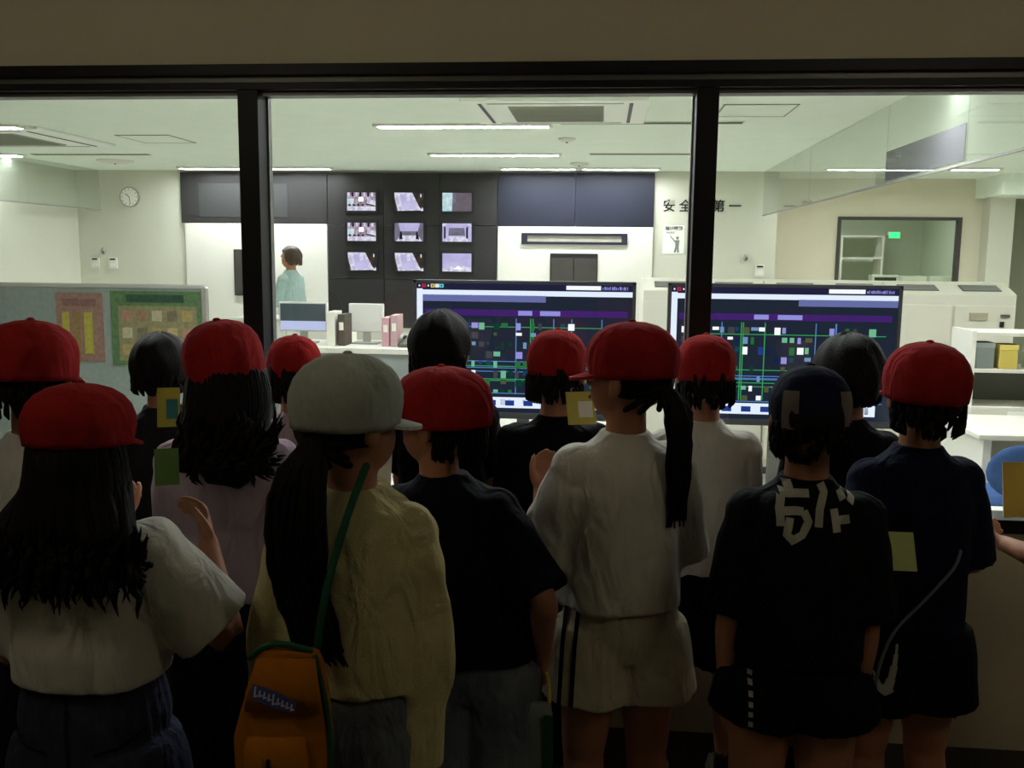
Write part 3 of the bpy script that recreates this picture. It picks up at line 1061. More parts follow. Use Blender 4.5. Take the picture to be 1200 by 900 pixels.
for k, (x, c, hg, lb) in enumerate([(2.33, (196, 178, 86), .14, 'yellow box on the upper board of the right shelf'), (2.2, (120, 128, 124), .15, 'grey box on the upper board of the right shelf'), (2.5, (176, 180, 176), .12, 'pale box at the right of the upper shelf board')]):
    t = empty('storage_box', (x, 5.66, .983))
    MB().box(-.05, .05, -.06, .06, 0, hg).build('case', mat('box %d' % k, c, .7), t, bevel=.004)
    MB().box(-.052, .052, -.062, .062, hg - .03, hg).build('lid', mat('boxlid %d' % k, tuple(min(255, v + 20) for v in c), .7), t, bevel=.003)
    tag(t, lb, 'box', 'boxes on the right shelf')
t = empty('tape_dispenser', (2.37, 5.12, .72))
tag(t, 'blue and white desk object on the side desk', 'dispenser')
MB().prism([(-.07, 0), (.07, 0), (.06, .05), (.0, .09), (-.06, .06)], 1, -.03, .03).build('body', mat('sky plastic', (122, 150, 214), .4), t, bevel=.006)
MB().rings([[(cos(a * pi / 8) * .028, y_, .055 + sin(a * pi / 8) * .028) for a in range(16)] for y_ in (-.034, .034)]).build('roll', paper, t)
t = empty('office_chair', (1.98, 4.70, 0))
tag(t, 'blue office chair tucked at the side desk on the right', 'chair')
blue_f = mat('blue chair cloth', (52, 82, 132), .9, (46, 74, 122), 30, .2, 300)
MB().ell((0, 0, .45), (.22, .22, .05), 20, 8).build('seat', blue_f, t, smooth=True)
MB().ell((0, -.20, .62), (.17, .04, .13), 20, 10).build('backrest', blue_f, t, smooth=True)
MB().tube([(0, -.1, .42), (0, -.25, .46), (0, -.235, .62)], [.02, .02, .018], 8).build('back_support', grey_pl, t, smooth=True)
MB().tube([(0, 0, .08), (0, 0, .42)], [.025, .022], 10).build('column', grey_dk, t, smooth=True)
for k in range(5):
    a = k * 2 * pi / 5
    MB().tube([(0, 0, .09), (.24 * cos(a), .24 * sin(a), .06)], [.022, .015], 8).build('base_arm', grey_dk, t, smooth=True)
    MB().ell((.24 * cos(a), .24 * sin(a), .026), (.026, .026, .026), 10, 6).build('caster', near_black, t, smooth=True)


# ================================================================== PEOPLE
def nrm(v):
    v = Vector(v)
    return v.normalized()


def hand(m, W, d, n, H, curl, side):
    """Palm and five separate fingers at wrist W; d = hand direction, n = palm normal."""
    d = nrm(d)
    n = nrm(Vector(n) - d * Vector(n).dot(d))
    l = d.cross(n).normalized() * side          # towards the thumb
    pl = .052 * H
    m.tube([W, W + d * pl * .5, W + d * pl], [(.019 * H, .011 * H), (.026 * H, .011 * H), (.026 * H, .009 * H)], 10, tuple(n))
    for k, (off, ln) in enumerate(((.021, .040), (.0075, .045), (-.0065, .042), (-.0195, .033))):
        p = W + d * pl + l * off * H
        a1, a2 = curl, curl * 2.0
        p1 = p + (d * cos(a1) + n * sin(a1)) * ln * H * .5
        p2 = p1 + (d * cos(a2) + n * sin(a2)) * ln * H * .5
        m.tube([p - d * .012 * H, p, p1, p2], [.0062 * H, .0062 * H, .0058 * H, .005 * H], 8, tuple(l), 2)
    p = W + d * pl * .25 + l * .018 * H
    p1 = p + (d * .6 + l * .75 + n * .35).normalized() * .024 * H
    p2 = p1 + (d * .9 + l * .25 + n * .45).normalized() * .022 * H
    m.tube([p, p1, p2], [.0085 * H, .007 * H, .0056 * H], 8, tuple(n), 2)


def person(name, label, x, y, H, yaw=0.0, head=(0, 0), armL=None, armR=None, shirt=None, bottom=None, cap=None, hair=None, skin=None,
           lean=(0, 0), legs=.055, vox=.0075, face=False, shoe=None, seed=1, group='children at the observation window', w_=1.0, sock=None):
    """Facing local +Y. armX = (upper direction, forearm direction, palm normal, curl); x outward."""
    root = empty(name, (x, y, 0), rad(yaw))
    tag(root, label, 'person', group)
    sk = skin or skin_m
    up, fo = .168 * H, .145 * H
    Lx, Ly = lean

    def sway(z):                                  # trunk leans from the hips up
        k = max(0.0, z / H - .52) / .48
        return Lx * k, Ly * k
    J = {}
    for s, arm in ((-1, armL), (1, armR)):
        ud, fd, pn, curl = arm or ((.12, -.02, -1), (.02, .12, -1), (-1, 0, 0), .35)
        a, b = sway(.8 * H)
        S = Vector((s * .080 * H * w_ + a, b, .778 * H))
        u = nrm((ud[0] * s, ud[1], ud[2]))
        f = nrm((fd[0] * s, fd[1], fd[2]))
        E = S + u * up
        Wr = E + f * fo
        J[s] = (S, E, Wr, u, f, Vector((pn[0] * s, pn[1], pn[2])), curl)
    # head transform
    hx, hy = sway(.9 * H)
    HM = Matrix.Translation((hx, hy, .865 * H)) @ Matrix.Rotation(rad(head[0]), 4, 'Z') @ Matrix.Rotation(rad(head[1]), 4, 'X')

    def hp(p):
        return HM @ Vector((p[0] * H, p[1] * H, (p[2] - .865) * H))
    # ---- body
    m = MB()
    rowsb = [(.455, .066, .052), (.50, .080, .058), (.54, .078, .056), (.62, .066, .048), (.70, .074, .050), (.76, .076, .048), (.80, .058, .038), (.825, .034, .034)]
    m.zrings([(z * H, hw_ * H * w_, hd * H, sway(z * H)[0], sway(z * H)[1]) for z, hw_, hd in rowsb])
    m.tube([(hx * .9, hy * .9 - .004 * H, .80 * H), (hx, hy - .003 * H, .885 * H)], [.036 * H, .033 * H], 14, round_=False)
    for s in (-1, 1):
        S, E, Wr, u, f, pn, curl = J[s]
        m.tube([S - u * .01 * H + Vector((-s * .02 * H, 0, 0)), S + u * .03 * H, (S + E) / 2, E, E + f * fo * .3, E + f * fo * .75, Wr + f * .01],
               [.024 * H, .027 * H, .026 * H, .022 * H, .0235 * H, .018 * H, .0155 * H], 12)
        hand(m, Wr, f, pn, H, curl, s if pn.x * s <= 0 else s)
        hx0 = s * .048 * H
        kx, ax = s * (legs + .002) * H, s * (legs + .004) * H
        m.tube([(hx0, 0, .50 * H), (s * .05 * H, .004 * H, .42 * H), (kx, .008 * H, .30 * H), (kx, .010 * H, .265 * H), (ax, -.006 * H, .20 * H), (ax, -.006 * H, .12 * H), (ax, -.004 * H, .05 * H), (ax, -.004 * H, .03 * H)],
               [.050 * H, .051 * H, .040 * H, .036 * H, .036 * H, .030 * H, .022 * H, .023 * H], 14)
        m.tube([(ax, -.025 * H, .024 * H), (ax, .03 * H, .026 * H), (ax, .085 * H, .016 * H)], [(.022 * H, .022 * H), (.026 * H, .022 * H), (.024 * H, .013 * H)], 10, (0, 0, 1))
    h3 = HM.to_3x3()
    m.ell(hp((0, -.006, .938)), (.056 * H, .068 * H, .060 * H), 20, 12, h3)
    m.ell(hp((0, .020, .905)), (.045 * H, .044 * H, .050 * H), 18, 10, h3)
    m.ell(hp((0, .036, .880)), (.024 * H, .024 * H, .018 * H), 14, 8, h3)
    m.ell(hp((0, .068, .912)), (.009 * H, .012 * H, .008 * H), 10, 6, h3)
    m.ell(hp((0, .062, .924)), (.007 * H, .009 * H, .018 * H), 10, 6, h3)
    m.ell(hp((0, .060, .889)), (.016 * H, .006 * H, .007 * H), 10, 6, h3)
    for s in (-1, 1):
        m.ell(hp((s * .057, -.002, .920)), (.006 * H, .013 * H, .020 * H), 10, 8, h3 @ Matrix.Rotation(s * .25, 3, 'Z'))
        m.ell(hp((s * .022, .055, .937)), (.018 * H, .010 * H, .006 * H), 10, 6, h3)
    body = union('body', m, vox, sk, root, None, 2)
    if face:
        for s in (-1, 1):
            e = MB().ell(hp((s * .022, .0585, .925)), (.010 * H, .006 * H, .006 * H), 12, 8, h3).build('eye', mat('eye white', (228, 224, 216), .3), root, smooth=True)
            MB().ell(hp((s * .022, .0625, .925)), (.0052 * H, .003 * H, .0054 * H), 10, 6, h3).build('iris', near_black, e, smooth=True)
        MB().ell(hp((0, .0655, .889)), (.014 * H, .003 * H, .004 * H), 12, 6, h3).build('mouth', mat('lips', (150, 84, 76), .5), root, smooth=True)
    # ---- shirt
    sh = shirt
    if sh:
        hem, hw_, hd, sl, sr = sh.get('hem', .52), sh.get('hw', .098), sh.get('hd', .076), sh.get('sleeve', .75), sh.get('sr', .043)
        m = MB()
        rr = [(hem, hw_ * sh.get('flare', 1.0), hd * 1.02), (hem + .05, hw_ * (1 + sh.get('flare', 1.0)) / 2, hd * 1.04), ((hem + .76) / 2, hw_ * .985, hd), (.74, hw_, hd * .97), (.785, hw_ * .94, hd * .86), (.812, hw_ * .78, hd * .70), (.832, .05, .046), (.846, .042, .040)]
        by = sh.get('by', 0.0)
        m.zrings([(z * H, a * H * w_, b * H, sway(z * H)[0], sway(z * H)[1] + by) for z, a, b in rr], 32)
        for s in (-1, 1):
            S, E, Wr, u, f, pn, curl = J[s]
            sr_ = sh.get('srR', sr) if s == 1 else sr
            st = S + Vector((-s * .03 * H, 0, .0))
            m.ell(S, (sr_ * H, sr_ * H, sr_ * .96 * H), 16, 10)
            if sl <= 1:
                m.tube([st, S + u * .03 * H, S + u * up * sl * .6, S + u * up * sl], [.036 * H, sr_ * H, sr_ * 1.06 * H, sr_ * 1.08 * H], 16, round_=False)
            else:
                end = Wr + f * (sl - 2) * fo
                m.tube([st, S + u * .03 * H, (S + E) / 2, E, (E + Wr) / 2, end], [.036 * H, sr_ * H, sr_ * .95 * H, sr_ * .92 * H, sr_ * .85 * H, sr_ * sh.get('cuff', .8) * H], 16, round_=False)
        so = union('shirt', m, .0075, sh['m'], root, folds(sh.get('fold', .006), seed, sh.get('freq', 26)), 4)
    # ---- bottoms
    bt = bottom
    if bt:
        leg_z, r0, r1 = bt.get('hem', .3), bt.get('r0', .068), bt.get('r1', .062)
        m = MB()
        top = bt.get('top', .61)
        m.zrings([(.455 * H, .085 * H * w_, .068 * H, 0, 0), (.50 * H, .100 * H * w_, .076 * H, 0, 0), (.55 * H, .098 * H * w_, .073 * H, 0, 0), (top * H, .080 * H * w_, .060 * H, 0, 0)], 28)
        for s in (-1, 1):
            kx = s * (legs + .004) * H
            m.tube([(s * .048 * H, 0, .51 * H), (s * .052 * H, 0, (.51 - (.51 - leg_z) * .3) * H), ((s * .052 * H + kx) / 2, 0, (.51 - (.51 - leg_z) * .65) * H), (kx, 0, leg_z * H)],
                   [r0 * .9 * H, r0 * H, (r0 + r1) / 2 * H, r1 * H], 20, round_=False)
        ff = folds(bt.get('fold', .006), seed + 40, bt.get('freq', 24), .2)

        def fade(p, ff=ff):
            g_ = bt.get('gather', 0) * np.clip((p[:, 2] - .50 * H) / (.05 * H), 0, 1) * np.abs(np.sin(19 * np.arctan2(p[:, 0], p[:, 1])))
            return ff(p) * np.clip((.50 * H - p[:, 2]) / (.07 * H), 0, 1) + g_
        bo = union(bt.get('name', 'trousers'), m, .0075, bt['m'], root, fade, 4)
    # ---- shoes and socks
    for s in (-1, 1):
        ax = s * (legs + .004) * H
        m = MB()
        R = []
        for (yy, hw_, z1) in ((-.052, .014, .045), (-.045, .026, .062), (-.01, .029, .060), (.03, .032, .046), (.075, .034, .034), (.105, .028, .028), (.118, .014, .020)):
            ring = []
            for i in range(12):
                a = 2 * pi * i / 12
                ring.append((ax + hw_ * H * cos(a), yy * H, max(0.004, (z1 / 2 + z1 / 2 * sin(a)) * H)))
            R.append(ring)
        m.rings(R)
        so_ = m.build('shoe', shoe or shoe_k, root, smooth=True)
        MB().rings([[(ax + hw2 * H, yy * H, z) for hw2, yy in ((-.03, -.05), (.03, -.05), (.037, .07), (.022, .122), (-.022, .122), (-.037, .07))] for z in (0.0, .014 * H)]).build('sole', shoe_w, so_)
        if sock:
            MB().tube([(ax, -.005 * H, .05 * H), (ax, -.006 * H, .10 * H)], [.027 * H, .0265 * H], 12, round_=False).build('sock', sock, root, smooth=True)
    # ---- hair
    hm = hair_m
    if hair:
        hm = hair.get('m', hair_m)
        m = MB()
        n1, n2 = 40, 24
        R = []
        ph0 = rng.uniform(0, 6, 6)
        cut = hair.get('cut', -.52)
        vol = hair.get('vol', .92 if cap else 1.0)
        for k in range(n2 + 1):
            ph = -pi / 2 + pi * (.02 + .96 * k / n2)
            ring = []
            for i in range(n1):
                a = 2 * pi * i / n1
                dx, dy, dz = cos(ph) * cos(a), cos(ph) * sin(a), sin(ph)
                f = 1 + .02 * sin(9 * a + ph0[0] + 3 * ph) + .015 * sin(17 * a + ph0[1]) + .012 * sin(5 * ph + 7 * a + ph0[2])
                facey = max(0.0, min(1.0, (dy - .22) / .25)) * max(0.0, min(1.0, (.50 - dz) / .25))
                low = max(0.0, min(1.0, (cut - dz) / .2))
                f *= 1 - .35 * max(facey, low)
                ring.append(hp((dx * .0625 * f * vol, -.008 + dy * .0755 * f * vol, .936 + dz * .070 * f * vol)))
            R.append(ring)
        m.rings(R)
        # locks
        nl = hair.get('n', 70)
        kind = hair.get('kind', 'short')
        r_ = random.Random(seed * 13 + 5)
        if kind == 'long':
            zend = hair['end']
            fx0 = hair.get('dx', 0) * H
            sp_ = hair.get('spread', 1.0)
            c0 = hp((0, -.03, .90))
            m.tube([c0, (c0.x, c0.y - .012 * H, .83 * H), (hx + fx0 * .4, hy - .072 * H, .79 * H), (hx + fx0 * .8, hy - .078 * H, (.79 + zend) / 2 * H), (hx + fx0, hy - .082 * H, (zend + .02) * H)],
                   [(.050 * H, .04 * H), (.055 * H, .036 * H), (.064 * sp_ * H, .026 * H), (.070 * sp_ * H, .020 * H), (.060 * sp_ * H, .008 * H)], 24, (0, 1, 0), 4)
            for k in range(nl):
                a = -pi / 2 + r_.uniform(-1.75, 1.75)
                e0 = r_.uniform(-.1, .35)
                p0 = hp((.058 * cos(a) * cos(e0), -.008 + .071 * sin(a) * cos(e0), .93 + .06 * sin(e0)))
                p1 = hp((.064 * cos(a), -.010 + .076 * sin(a), .885))
                w0 = r_.uniform(.85, 1.5) * hair.get('spread', 1.0)
                back = -.078 * H - r_.uniform(0, .03) * H
                fx = hair.get('dx', 0) * H
                za = .80 * H
                q2 = Vector((hx + cos(a) * .075 * H * w0 + fx * .4, hy + min(back, sin(a) * .09 * H) if sin(a) < .3 else hy + .02, za))
                zz = (zend + r_.uniform(-.065, .06)) * H
                q4 = Vector((hx + cos(a) * .085 * H * w0 + fx, q2.y - r_.uniform(-.004, .02), zz))
                q3 = (q2 + q4) / 2 + Vector((r_.uniform(-.012, .012), r_.uniform(-.014, .004), 0))
                wv = hair.get('wave', .006)
                P = [p0, p1, q2]
                for j in range(1, 6):
                    c = q2.lerp(q4, j / 5)
                    c += Vector((wv * sin(j * 2.3 + k), wv * cos(j * 1.9 + k * 2) - .004, 0))
                    P.append(c)
                th = r_.uniform(.0035, .007) * H
                m.tube(P, [th, th * 1.2, th * 1.2, th * 1.15, th, th * .8, th * .5, th * .12], 5, (0, 1, 0), 2)
        elif kind == 'pony':
            path = [Vector(p) for p in hair['path']]
            P0 = catmull(np.array([tuple(p) for p in path]), 4)
            wid = hair.get('wid', .03)
            for k in range(nl):
                a, q = r_.uniform(0, 2 * pi), math.sqrt(r_.random())
                ox, oy = q * cos(a) * wid, q * sin(a) * wid * .6
                cutk = r_.uniform(.8, 1.0)
                n_ = len(P0)
                P, RR = [], []
                for j in range(0, n_, 2):
                    tt = j / (n_ - 1)
                    env = hair.get('env', lambda t_: .35 + 1.3 * min(1, t_ * 3) * (1 - .35 * t_))(tt)
                    jj = min(n_ - 1, int(j * cutk + .5))
                    P.append((P0[jj][0] + ox * env + .004 * sin(j * .9 + k), P0[jj][1] + oy * env, P0[jj][2]))
                    RR.append(.0075 * (1 - .75 * tt ** 3))
                m.tube(P, RR, 5, (0, 1, 0), 1)
            for k in range(26):                       # hair drawn to the tie
                a = -pi / 2 + r_.uniform(-1.5, 1.5)
                p0 = hp((.054 * cos(a), -.008 + .066 * sin(a), .905 + r_.uniform(-.02, .012)))
                m.tube([p0, (p0 + path[0]) / 2 + Vector((0, -.012, 0)), path[0]], [.007, .009, .007], 5, (0, 0, 1), 2)
        else:                                         # cropped nape
            for k in range(nl):
                a = -pi / 2 + r_.uniform(-1.45, 1.45)
                zt = r_.uniform(.890, .93)
                p0 = hp((.060 * cos(a), -.008 + .073 * sin(a), zt))
                p1 = hp((.060 * cos(a), -.010 + .072 * sin(a), zt - .012))
                p2 = hp((.054 * cos(a), -.012 + .064 * sin(a), max(.874, zt - .026)))
                m.tube([p0, p1, p2], [.006, .007, .002], 5, (0, 1, 0), 1)
        m.build('hair', hm, root, smooth=True)
    # ---- cap
    if cap:
        mcap = cap.get('m', red_m)
        n = 48
        k_ = cap.get('s', 1.0)
        tilt = Matrix.Rotation(rad(cap.get('tilt', -6)), 3, 'X') @ Matrix.Rotation(rad(cap.get('roll', 0)), 3, 'Y')
        prof = [(.93, .004), (1.0, 0), (1.02, .10), (1.045, .30), (1.03, .48), (.95, .66), (.80, .81), (.58, .92), (.32, .98), (.08, 1.0)]

        def surf(a, q, zz, off=0.0):
            seam = 1 - .035 * abs(cos(3 * a)) ** 10 + .006 * sin(12 * a + seed) * sin(9 * zz + seed)
            f = q * seam + .018 * sin(4 * a + seed + 5 * zz) * zz * (1 - zz) * 4
            p = Vector(((.0622 * f * k_ + off) * cos(a), (.0738 * f * k_ + off) * sin(a), zz * (cap.get('h', .098) + off)))
            p = tilt @ p
            return hp((p.x, p.y - .006, .926 + cap.get('dz', 0) + p.z))
        m = MB()
        m.rings([[surf(2 * pi * i / n, q, zz) for i in range(n)] for q, zz in prof])
        co = m.build('cap', mcap, root, smooth=True)
        MB().ell(surf(0, 0, 1.0), (.007 * H, .007 * H, .004 * H), 10, 6).build('cap_button', mcap, co, smooth=True)
        m = MB()
        up_, lo_ = [], []
        for i in range(15):
            a = pi / 2 + (i - 7) / 7 * 1.15
            ext = .042 * math.cos((i - 7) / 7 * pi / 2) ** .7
            for q2, arr, dz_ in ((0, up_, 0),):
                pass
            p0 = Vector((.0608 * k_ * cos(a), .0724 * k_ * sin(a), .004))
            p1 = p0 + Vector((cos(a) * .3 * ext, sin(a) * ext, -.012 * ext / .042))
            up_.append((p0, p1))
        ringsA = []
        for p0, p1 in up_:
            r4 = []
            for p in (p0 + Vector((0, 0, .003)), p1 + Vector((0, 0, .003)), p1 - Vector((0, 0, .002)), p0 - Vector((0, 0, .002))):
                p = tilt @ p
                r4.append(hp((p.x, p.y - .006, .926 + cap.get('dz', 0) + p.z)))
            ringsA.append(r4)
        m.rings(ringsA)
        m.build('cap_brim', mcap, co, smooth=False)
        if cap.get('panels'):
            for s in (-1, 1):
                mm = MB()
                grid = []
                for j in range(7):
                    zz = .04 + j * .095
                    q = np.interp(zz, [p[1] for p in prof[1:]], [p[0] for p in prof[1:]])
                    grid.append([surf(-pi / 2 + s * (.55 + i * .09), q, zz, .0018) for i in range(6)])
                mm.rings(grid, close=False, cap=False)
                mm.build('side_panel', cap['panels'], co, smooth=True)
    return root, J, hp


def drape(root, target, lines, width, m, name, along=(0, 1, 0), off=.003, start=-.6):
    """Ribbons laid on a garment: each line is a list of (x, z); projected along +Y from behind."""
    me = target.data
    bv = BVHTree.FromPolygons([v.co for v in me.vertices], [p.vertices for p in me.polygons])
    d = Vector(along).normalized()
    mb = MB()
    for ln in lines:
        wd = width
        if isinstance(ln, tuple):
            ln, wd = ln
        P = np.array(ln, float)
        seg = [P[0]]
        for a, b in zip(P[:-1], P[1:]):
            k = max(1, int(np.linalg.norm(b - a) / .008))
            seg += [a + (b - a) * j / k for j in range(1, k + 1)]
        P = np.array(seg)
        T = np.gradient(P, axis=0)
        T /= np.linalg.norm(T, axis=1)[:, None] + 1e-9
        rows_ = []
        for p, t in zip(P, T):
            nn = np.array([-t[1], t[0]])
            row = []
            for s in (-1, -.33, .33, 1):
                q = p + nn * s * wd / 2
                side = d.cross(Vector((0, 0, 1)))
                o = Vector((q[0], start, q[1])) if abs(d.y) > .9 else (side * q[0] * -1 + Vector((0, 0, q[1])) + d * start)
                hit = bv.ray_cast(o, d)
                row.append(hit[0] - d * off if hit[0] is not None else None)
            if all(r is not None for r in row):
                rows_.append(row)
            elif len(rows_) > 1:
                mb.rings(rows_, close=False, cap=False)
                rows_ = []
            else:
                rows_ = []
        if len(rows_) > 1:
            mb.rings(rows_, close=False, cap=False)
    return mb.build(name, m, root, smooth=True)


def child(root, name):
    for c in root.children:
        if c.name.split('.')[0] == name:
            return c


W1 = cloth('white shirt cloth', (206, 202, 190), (198, 194, 182))
W2 = cloth('soft white cloth', (200, 198, 190), (192, 190, 182))
LAV = cloth('lavender cloth', (170, 152, 164), (160, 142, 154))
CREAM = cloth('cream cardigan knit', (198, 186, 138), (188, 176, 128), 10, .5, 260)
BLK = cloth('black shirt cloth', (15, 15, 18), (12, 12, 15))
NAVYK = cloth('black navy shirt cloth', (15, 16, 25), (12, 13, 21))
NAVY = cloth('navy shirt cloth', (16, 22, 46), (13, 18, 40))
CHAR = cloth('charcoal shirt cloth', (38, 37, 40), (32, 31, 34))
DEN = cloth('blue denim', (58, 62, 78), (46, 50, 66), 14, .4, 300)
DEND = cloth('dark indigo denim', (24, 26, 38), (18, 20, 30), 14, .3, 300)
DENG = cloth('grey blue denim', (110, 114, 122), (94, 98, 110), 10, .4, 300)
BLKP = cloth('black shorts cloth', (13, 13, 16), (10, 10, 13))
SHW = cloth('cream shorts cloth', (186, 178, 154), (178, 170, 146))
HANG = ((.10, -.04, -1), (.04, .14, -1), (-1, 0, 0), .4)
HOLD = ((.10, .32, -1), (-.35, 1, .25), (-.5, 0, .6), .7)
HOLDLOW = ((.12, .25, -1), (-.35, 1, -.15), (-.5, 0, .6), .7)
P = {}

P['a'] = person('person', 'child in red cap and pale shirt at far left behind the long-haired girl', -1.295, 2.02, 1.410, 0, (8, 0), None, HOLD,
                dict(m=W2), dict(m=DEND, hem=.06), dict(s=1.10), dict(kind='short'), seed=2)
# girl at the front left with long hair, white tee with wide sleeves, denim shorts
P['b'] = person('person', 'girl in red cap with long loose black hair, white tee and denim shorts at left', -0.950, 1.62, 1.328, 0, (-4, 0),
                ((.35, .10, -1), (-.1, .9, .5), (-.5, 0, .6), .6), ((.60, .20, -.75), (-.38, .5, .8), (-.6, -.2, .2), .6),
                dict(m=W1, hem=.605, hw=.106, hd=.086, sr=.052, srR=.060, sleeve=.86, fold=.006, flare=1.02), dict(m=DEN, name='shorts', hem=.40, r0=.078, r1=.082, fold=.006, top=.64, gather=.008),
                dict(s=1.07, dz=.014, h=.085), dict(kind='long', end=.80, n=340, spread=1.12, wave=.004), seed=3, w_=1.04, vox=.0065)
P['c'] = person('person', 'bare-headed child with black hair and charcoal top between two red caps at left', -1.335, 2.74, 1.345, 0, (6, 0), HOLD, HOLD,
                dict(m=CHAR), dict(m=BLKP, hem=.06), None, dict(kind='short', vol=1.06, cut=-.75), seed=4)
P['d'] = person('person', 'girl in red cap with black hair, lavender shirt and dark jeans behind the white tee', -0.885, 2.13, 1.413, 6, (32, 6),
                ((.12, .30, -1), (-.3, 1, .5), (-.5, 0, .6), .7), ((.26, .05, -1), (-.25, .8, .1), (-.5, 0, .6), .7),
                dict(m=LAV, hem=.555, hw=.106, hd=.080, sr=.048, sleeve=.95, fold=.007, flare=1.06), dict(m=DEND, hem=.05, r0=.066, r1=.055), dict(s=1.0, roll=-8),
                dict(kind='long', end=.83, n=170, spread=.66, dx=.045), seed=5)
P['e'] = person('person', 'child in red cap at the window beside the left mullion', -0.935, 2.79, 1.32, 0, (-6, 0), HOLD, HOLD, dict(m=LAV), dict(m=BLKP, hem=.06), dict(s=.95), dict(kind='short'), seed=6)
# girl with white cap, ponytail, cream cardigan
PX = .02
P['f'] = person('person', 'girl in pale grey cap with long black ponytail and cream cardigan carrying the orange bag', -0.460, 1.70, 1.385, -4, (-38, 4),
                ((.30, .05, -1), (.05, .1, -1), (-1, 0, 0), .4), ((.16, -.06, -1), (-.10, -.02, -1), (-1, 0, 0), .4),
                dict(m=CREAM, hem=.565, hw=.100, hd=.080, sr=.043, sleeve=2.10, cuff=.98, fold=.008, flare=1.08), dict(m=DENG, hem=.05, r0=.072, r1=.075),
                dict(m=mat('pale grey cotton', (176, 178, 168), .9, (168, 170, 160), 20, .25, 500, spec=.1, wrinkle=.6), s=1.06),
                dict(kind='pony', n=120, wid=.036, path=[(-.035, -.105, 1.27), (-.05, -.135, 1.20), (-.055, -.145, 1.08), (-.045, -.142, 1.0), (-.015, -.150, .91), (.005, -.150, .875)]), seed=7, vox=.0065)
P['g'] = person('person', 'child in red cap turned left with black tee and wide blue jeans in the middle', -0.275, 2.04, 1.325, 0, (72, 4),
                ((.25, .30, -1), (-.3, 1, .3), (-.5, 0, .6), .7), ((.52, -.42, -.75), (-.02, .45, -.8), (-1, 0, -.2), 1.0),
                dict(m=NAVYK, hem=.525, hw=.112, hd=.084, sr=.046, sleeve=.98, fold=.006), dict(m=DENG, hem=.03, r0=.078, r1=.088, fold=.008), dict(s=1.16),
                dict(kind='short', n=110), seed=8, vox=.0065, w_=1.04, lean=(-.105, 0))
P['h'] = person('person', 'bare-headed black-haired child close to the window left of the big display centre', -0.475, 2.78, 1.425, 0, (-14, 0), HOLD, HOLD,
                dict(m=BLK), dict(m=BLKP, hem=.06), None, dict(kind='short', vol=1.05, cut=-.75), seed=9)
P['i'] = person('person', 'child in red cap and black top at the window holding the yellow booklet', -0.125, 2.70, 1.358, 0, (-10, 0), HOLD, ((.10, .25, -1), (-.2, 1, .55), (-.5, 0, .6), .8),
                dict(m=BLK, sr=.05), dict(m=BLKP, hem=.06), dict(s=.98), dict(kind='short'), seed=10)
P['j'] = person('person', 'girl in red cap looking left with ponytail, oversized white tee and striped cream shorts', 0.062, 2.20, 1.418, 16, (46, 4),
                ((.30, .20, -1), (-.15, .9, .65), (-.5, 0, .6), .8), ((.20, .10, -1), (-.3, .9, .2), (-.5, 0, .6), .7),
                dict(m=W1, hem=.545, hw=.100, hd=.086, sr=.050, sleeve=1.0, fold=.008, flare=1.04), dict(m=SHW, name='shorts', hem=.385, r0=.074, r1=.084, fold=.007, freq=22),
                dict(s=1.03, dz=.008, h=.09), dict(kind='pony', n=60, wid=.018, path=[(.055, -.085, 1.31), (.085, -.105, 1.27), (.092, -.115, 1.18), (.094, -.112, 1.08), (.094, -.108, .985)]), seed=11, vox=.0065, face=True)
P['k'] = person('person', 'boy in red cap with white tee and black shorts right of the right mullion', 0.300, 2.72, 1.350, 0, (0, 0), HOLDLOW, HOLDLOW,
                dict(m=W2, hem=.51, hw=.102, hd=.076, sr=.046, sleeve=.95), dict(m=BLKP, name='shorts', hem=.30, r0=.072, r1=.080), dict(s=.98), dict(kind='short'), shoe=shoe_w, sock=shoe_k, legs=.075, seed=12)
P['l'] = person('person', 'child in navy cap with pale side panels, black tee with white back print', 0.44, 2.0, 1.36, 0, (2, 0), ((.16, -.02, -1), (-.02, .22, -1), (-1, 0, 0), .4), ((.14, -.02, -1), (.02, .22, -1), (-1, 0, 0), .4),
                dict(m=BLK, hem=.55, hw=.104, hd=.082, sr=.046, sleeve=.98, fold=.005), dict(m=BLKP, name='shorts', hem=.445, r0=.076, r1=.082),
                dict(m=mat('navy cotton', (22, 26, 50), .85, (18, 22, 44), 20, .25, 500, spec=.1, wrinkle=.5), s=.94, panels=mat('pale grey mesh', (112, 104, 96), .9), dz=-.012, h=.10),
                dict(kind='short'), seed=13, vox=.0065)
P['m'] = person('person', 'bare-headed child with bushy black hair and dark top behind the navy cap', 0.700, 2.72, 1.370, 0, (0, 0), HOLD, HOLD,
                dict(m=BLK), dict(m=BLKP, hem=.06), None, dict(kind='short', vol=1.18, cut=-.8), seed=14)
P['n'] = person('person', 'boy in red cap with navy tee, pale check mark on his black shorts', 0.765, 2.30, 1.378, 10, (-4, 8),
                ((.26, -.30, -.80), (-.30, .95, .15), (-.5, 0, .6), .7), ((.25, .10, -1), (-.6, .8, .1), (-.5, 0, .6), .7),
                dict(m=NAVY, hem=.515, hw=.100, hd=.080, sr=.046, sleeve=.95, fold=.006), dict(m=BLKP, name='shorts', hem=.37, r0=.076, r1=.082), dict(s=1.06), dict(kind='short'), seed=15, vox=.0065)
P['o'] = person('person', 'partly seen child at the right frame edge holding the yellow folder', 1.29, 2.36, 1.40, 10, (10, 0),
                ((.25, .05, -1), (.0, .9, -.05), (-.5, 0, .6), .8), HOLD, dict(m=W2, hem=.52, sleeve=.8), dict(m=BLKP, name='shorts', hem=.38, r1=.08), dict(s=1.03), dict(kind='short'), seed=16)
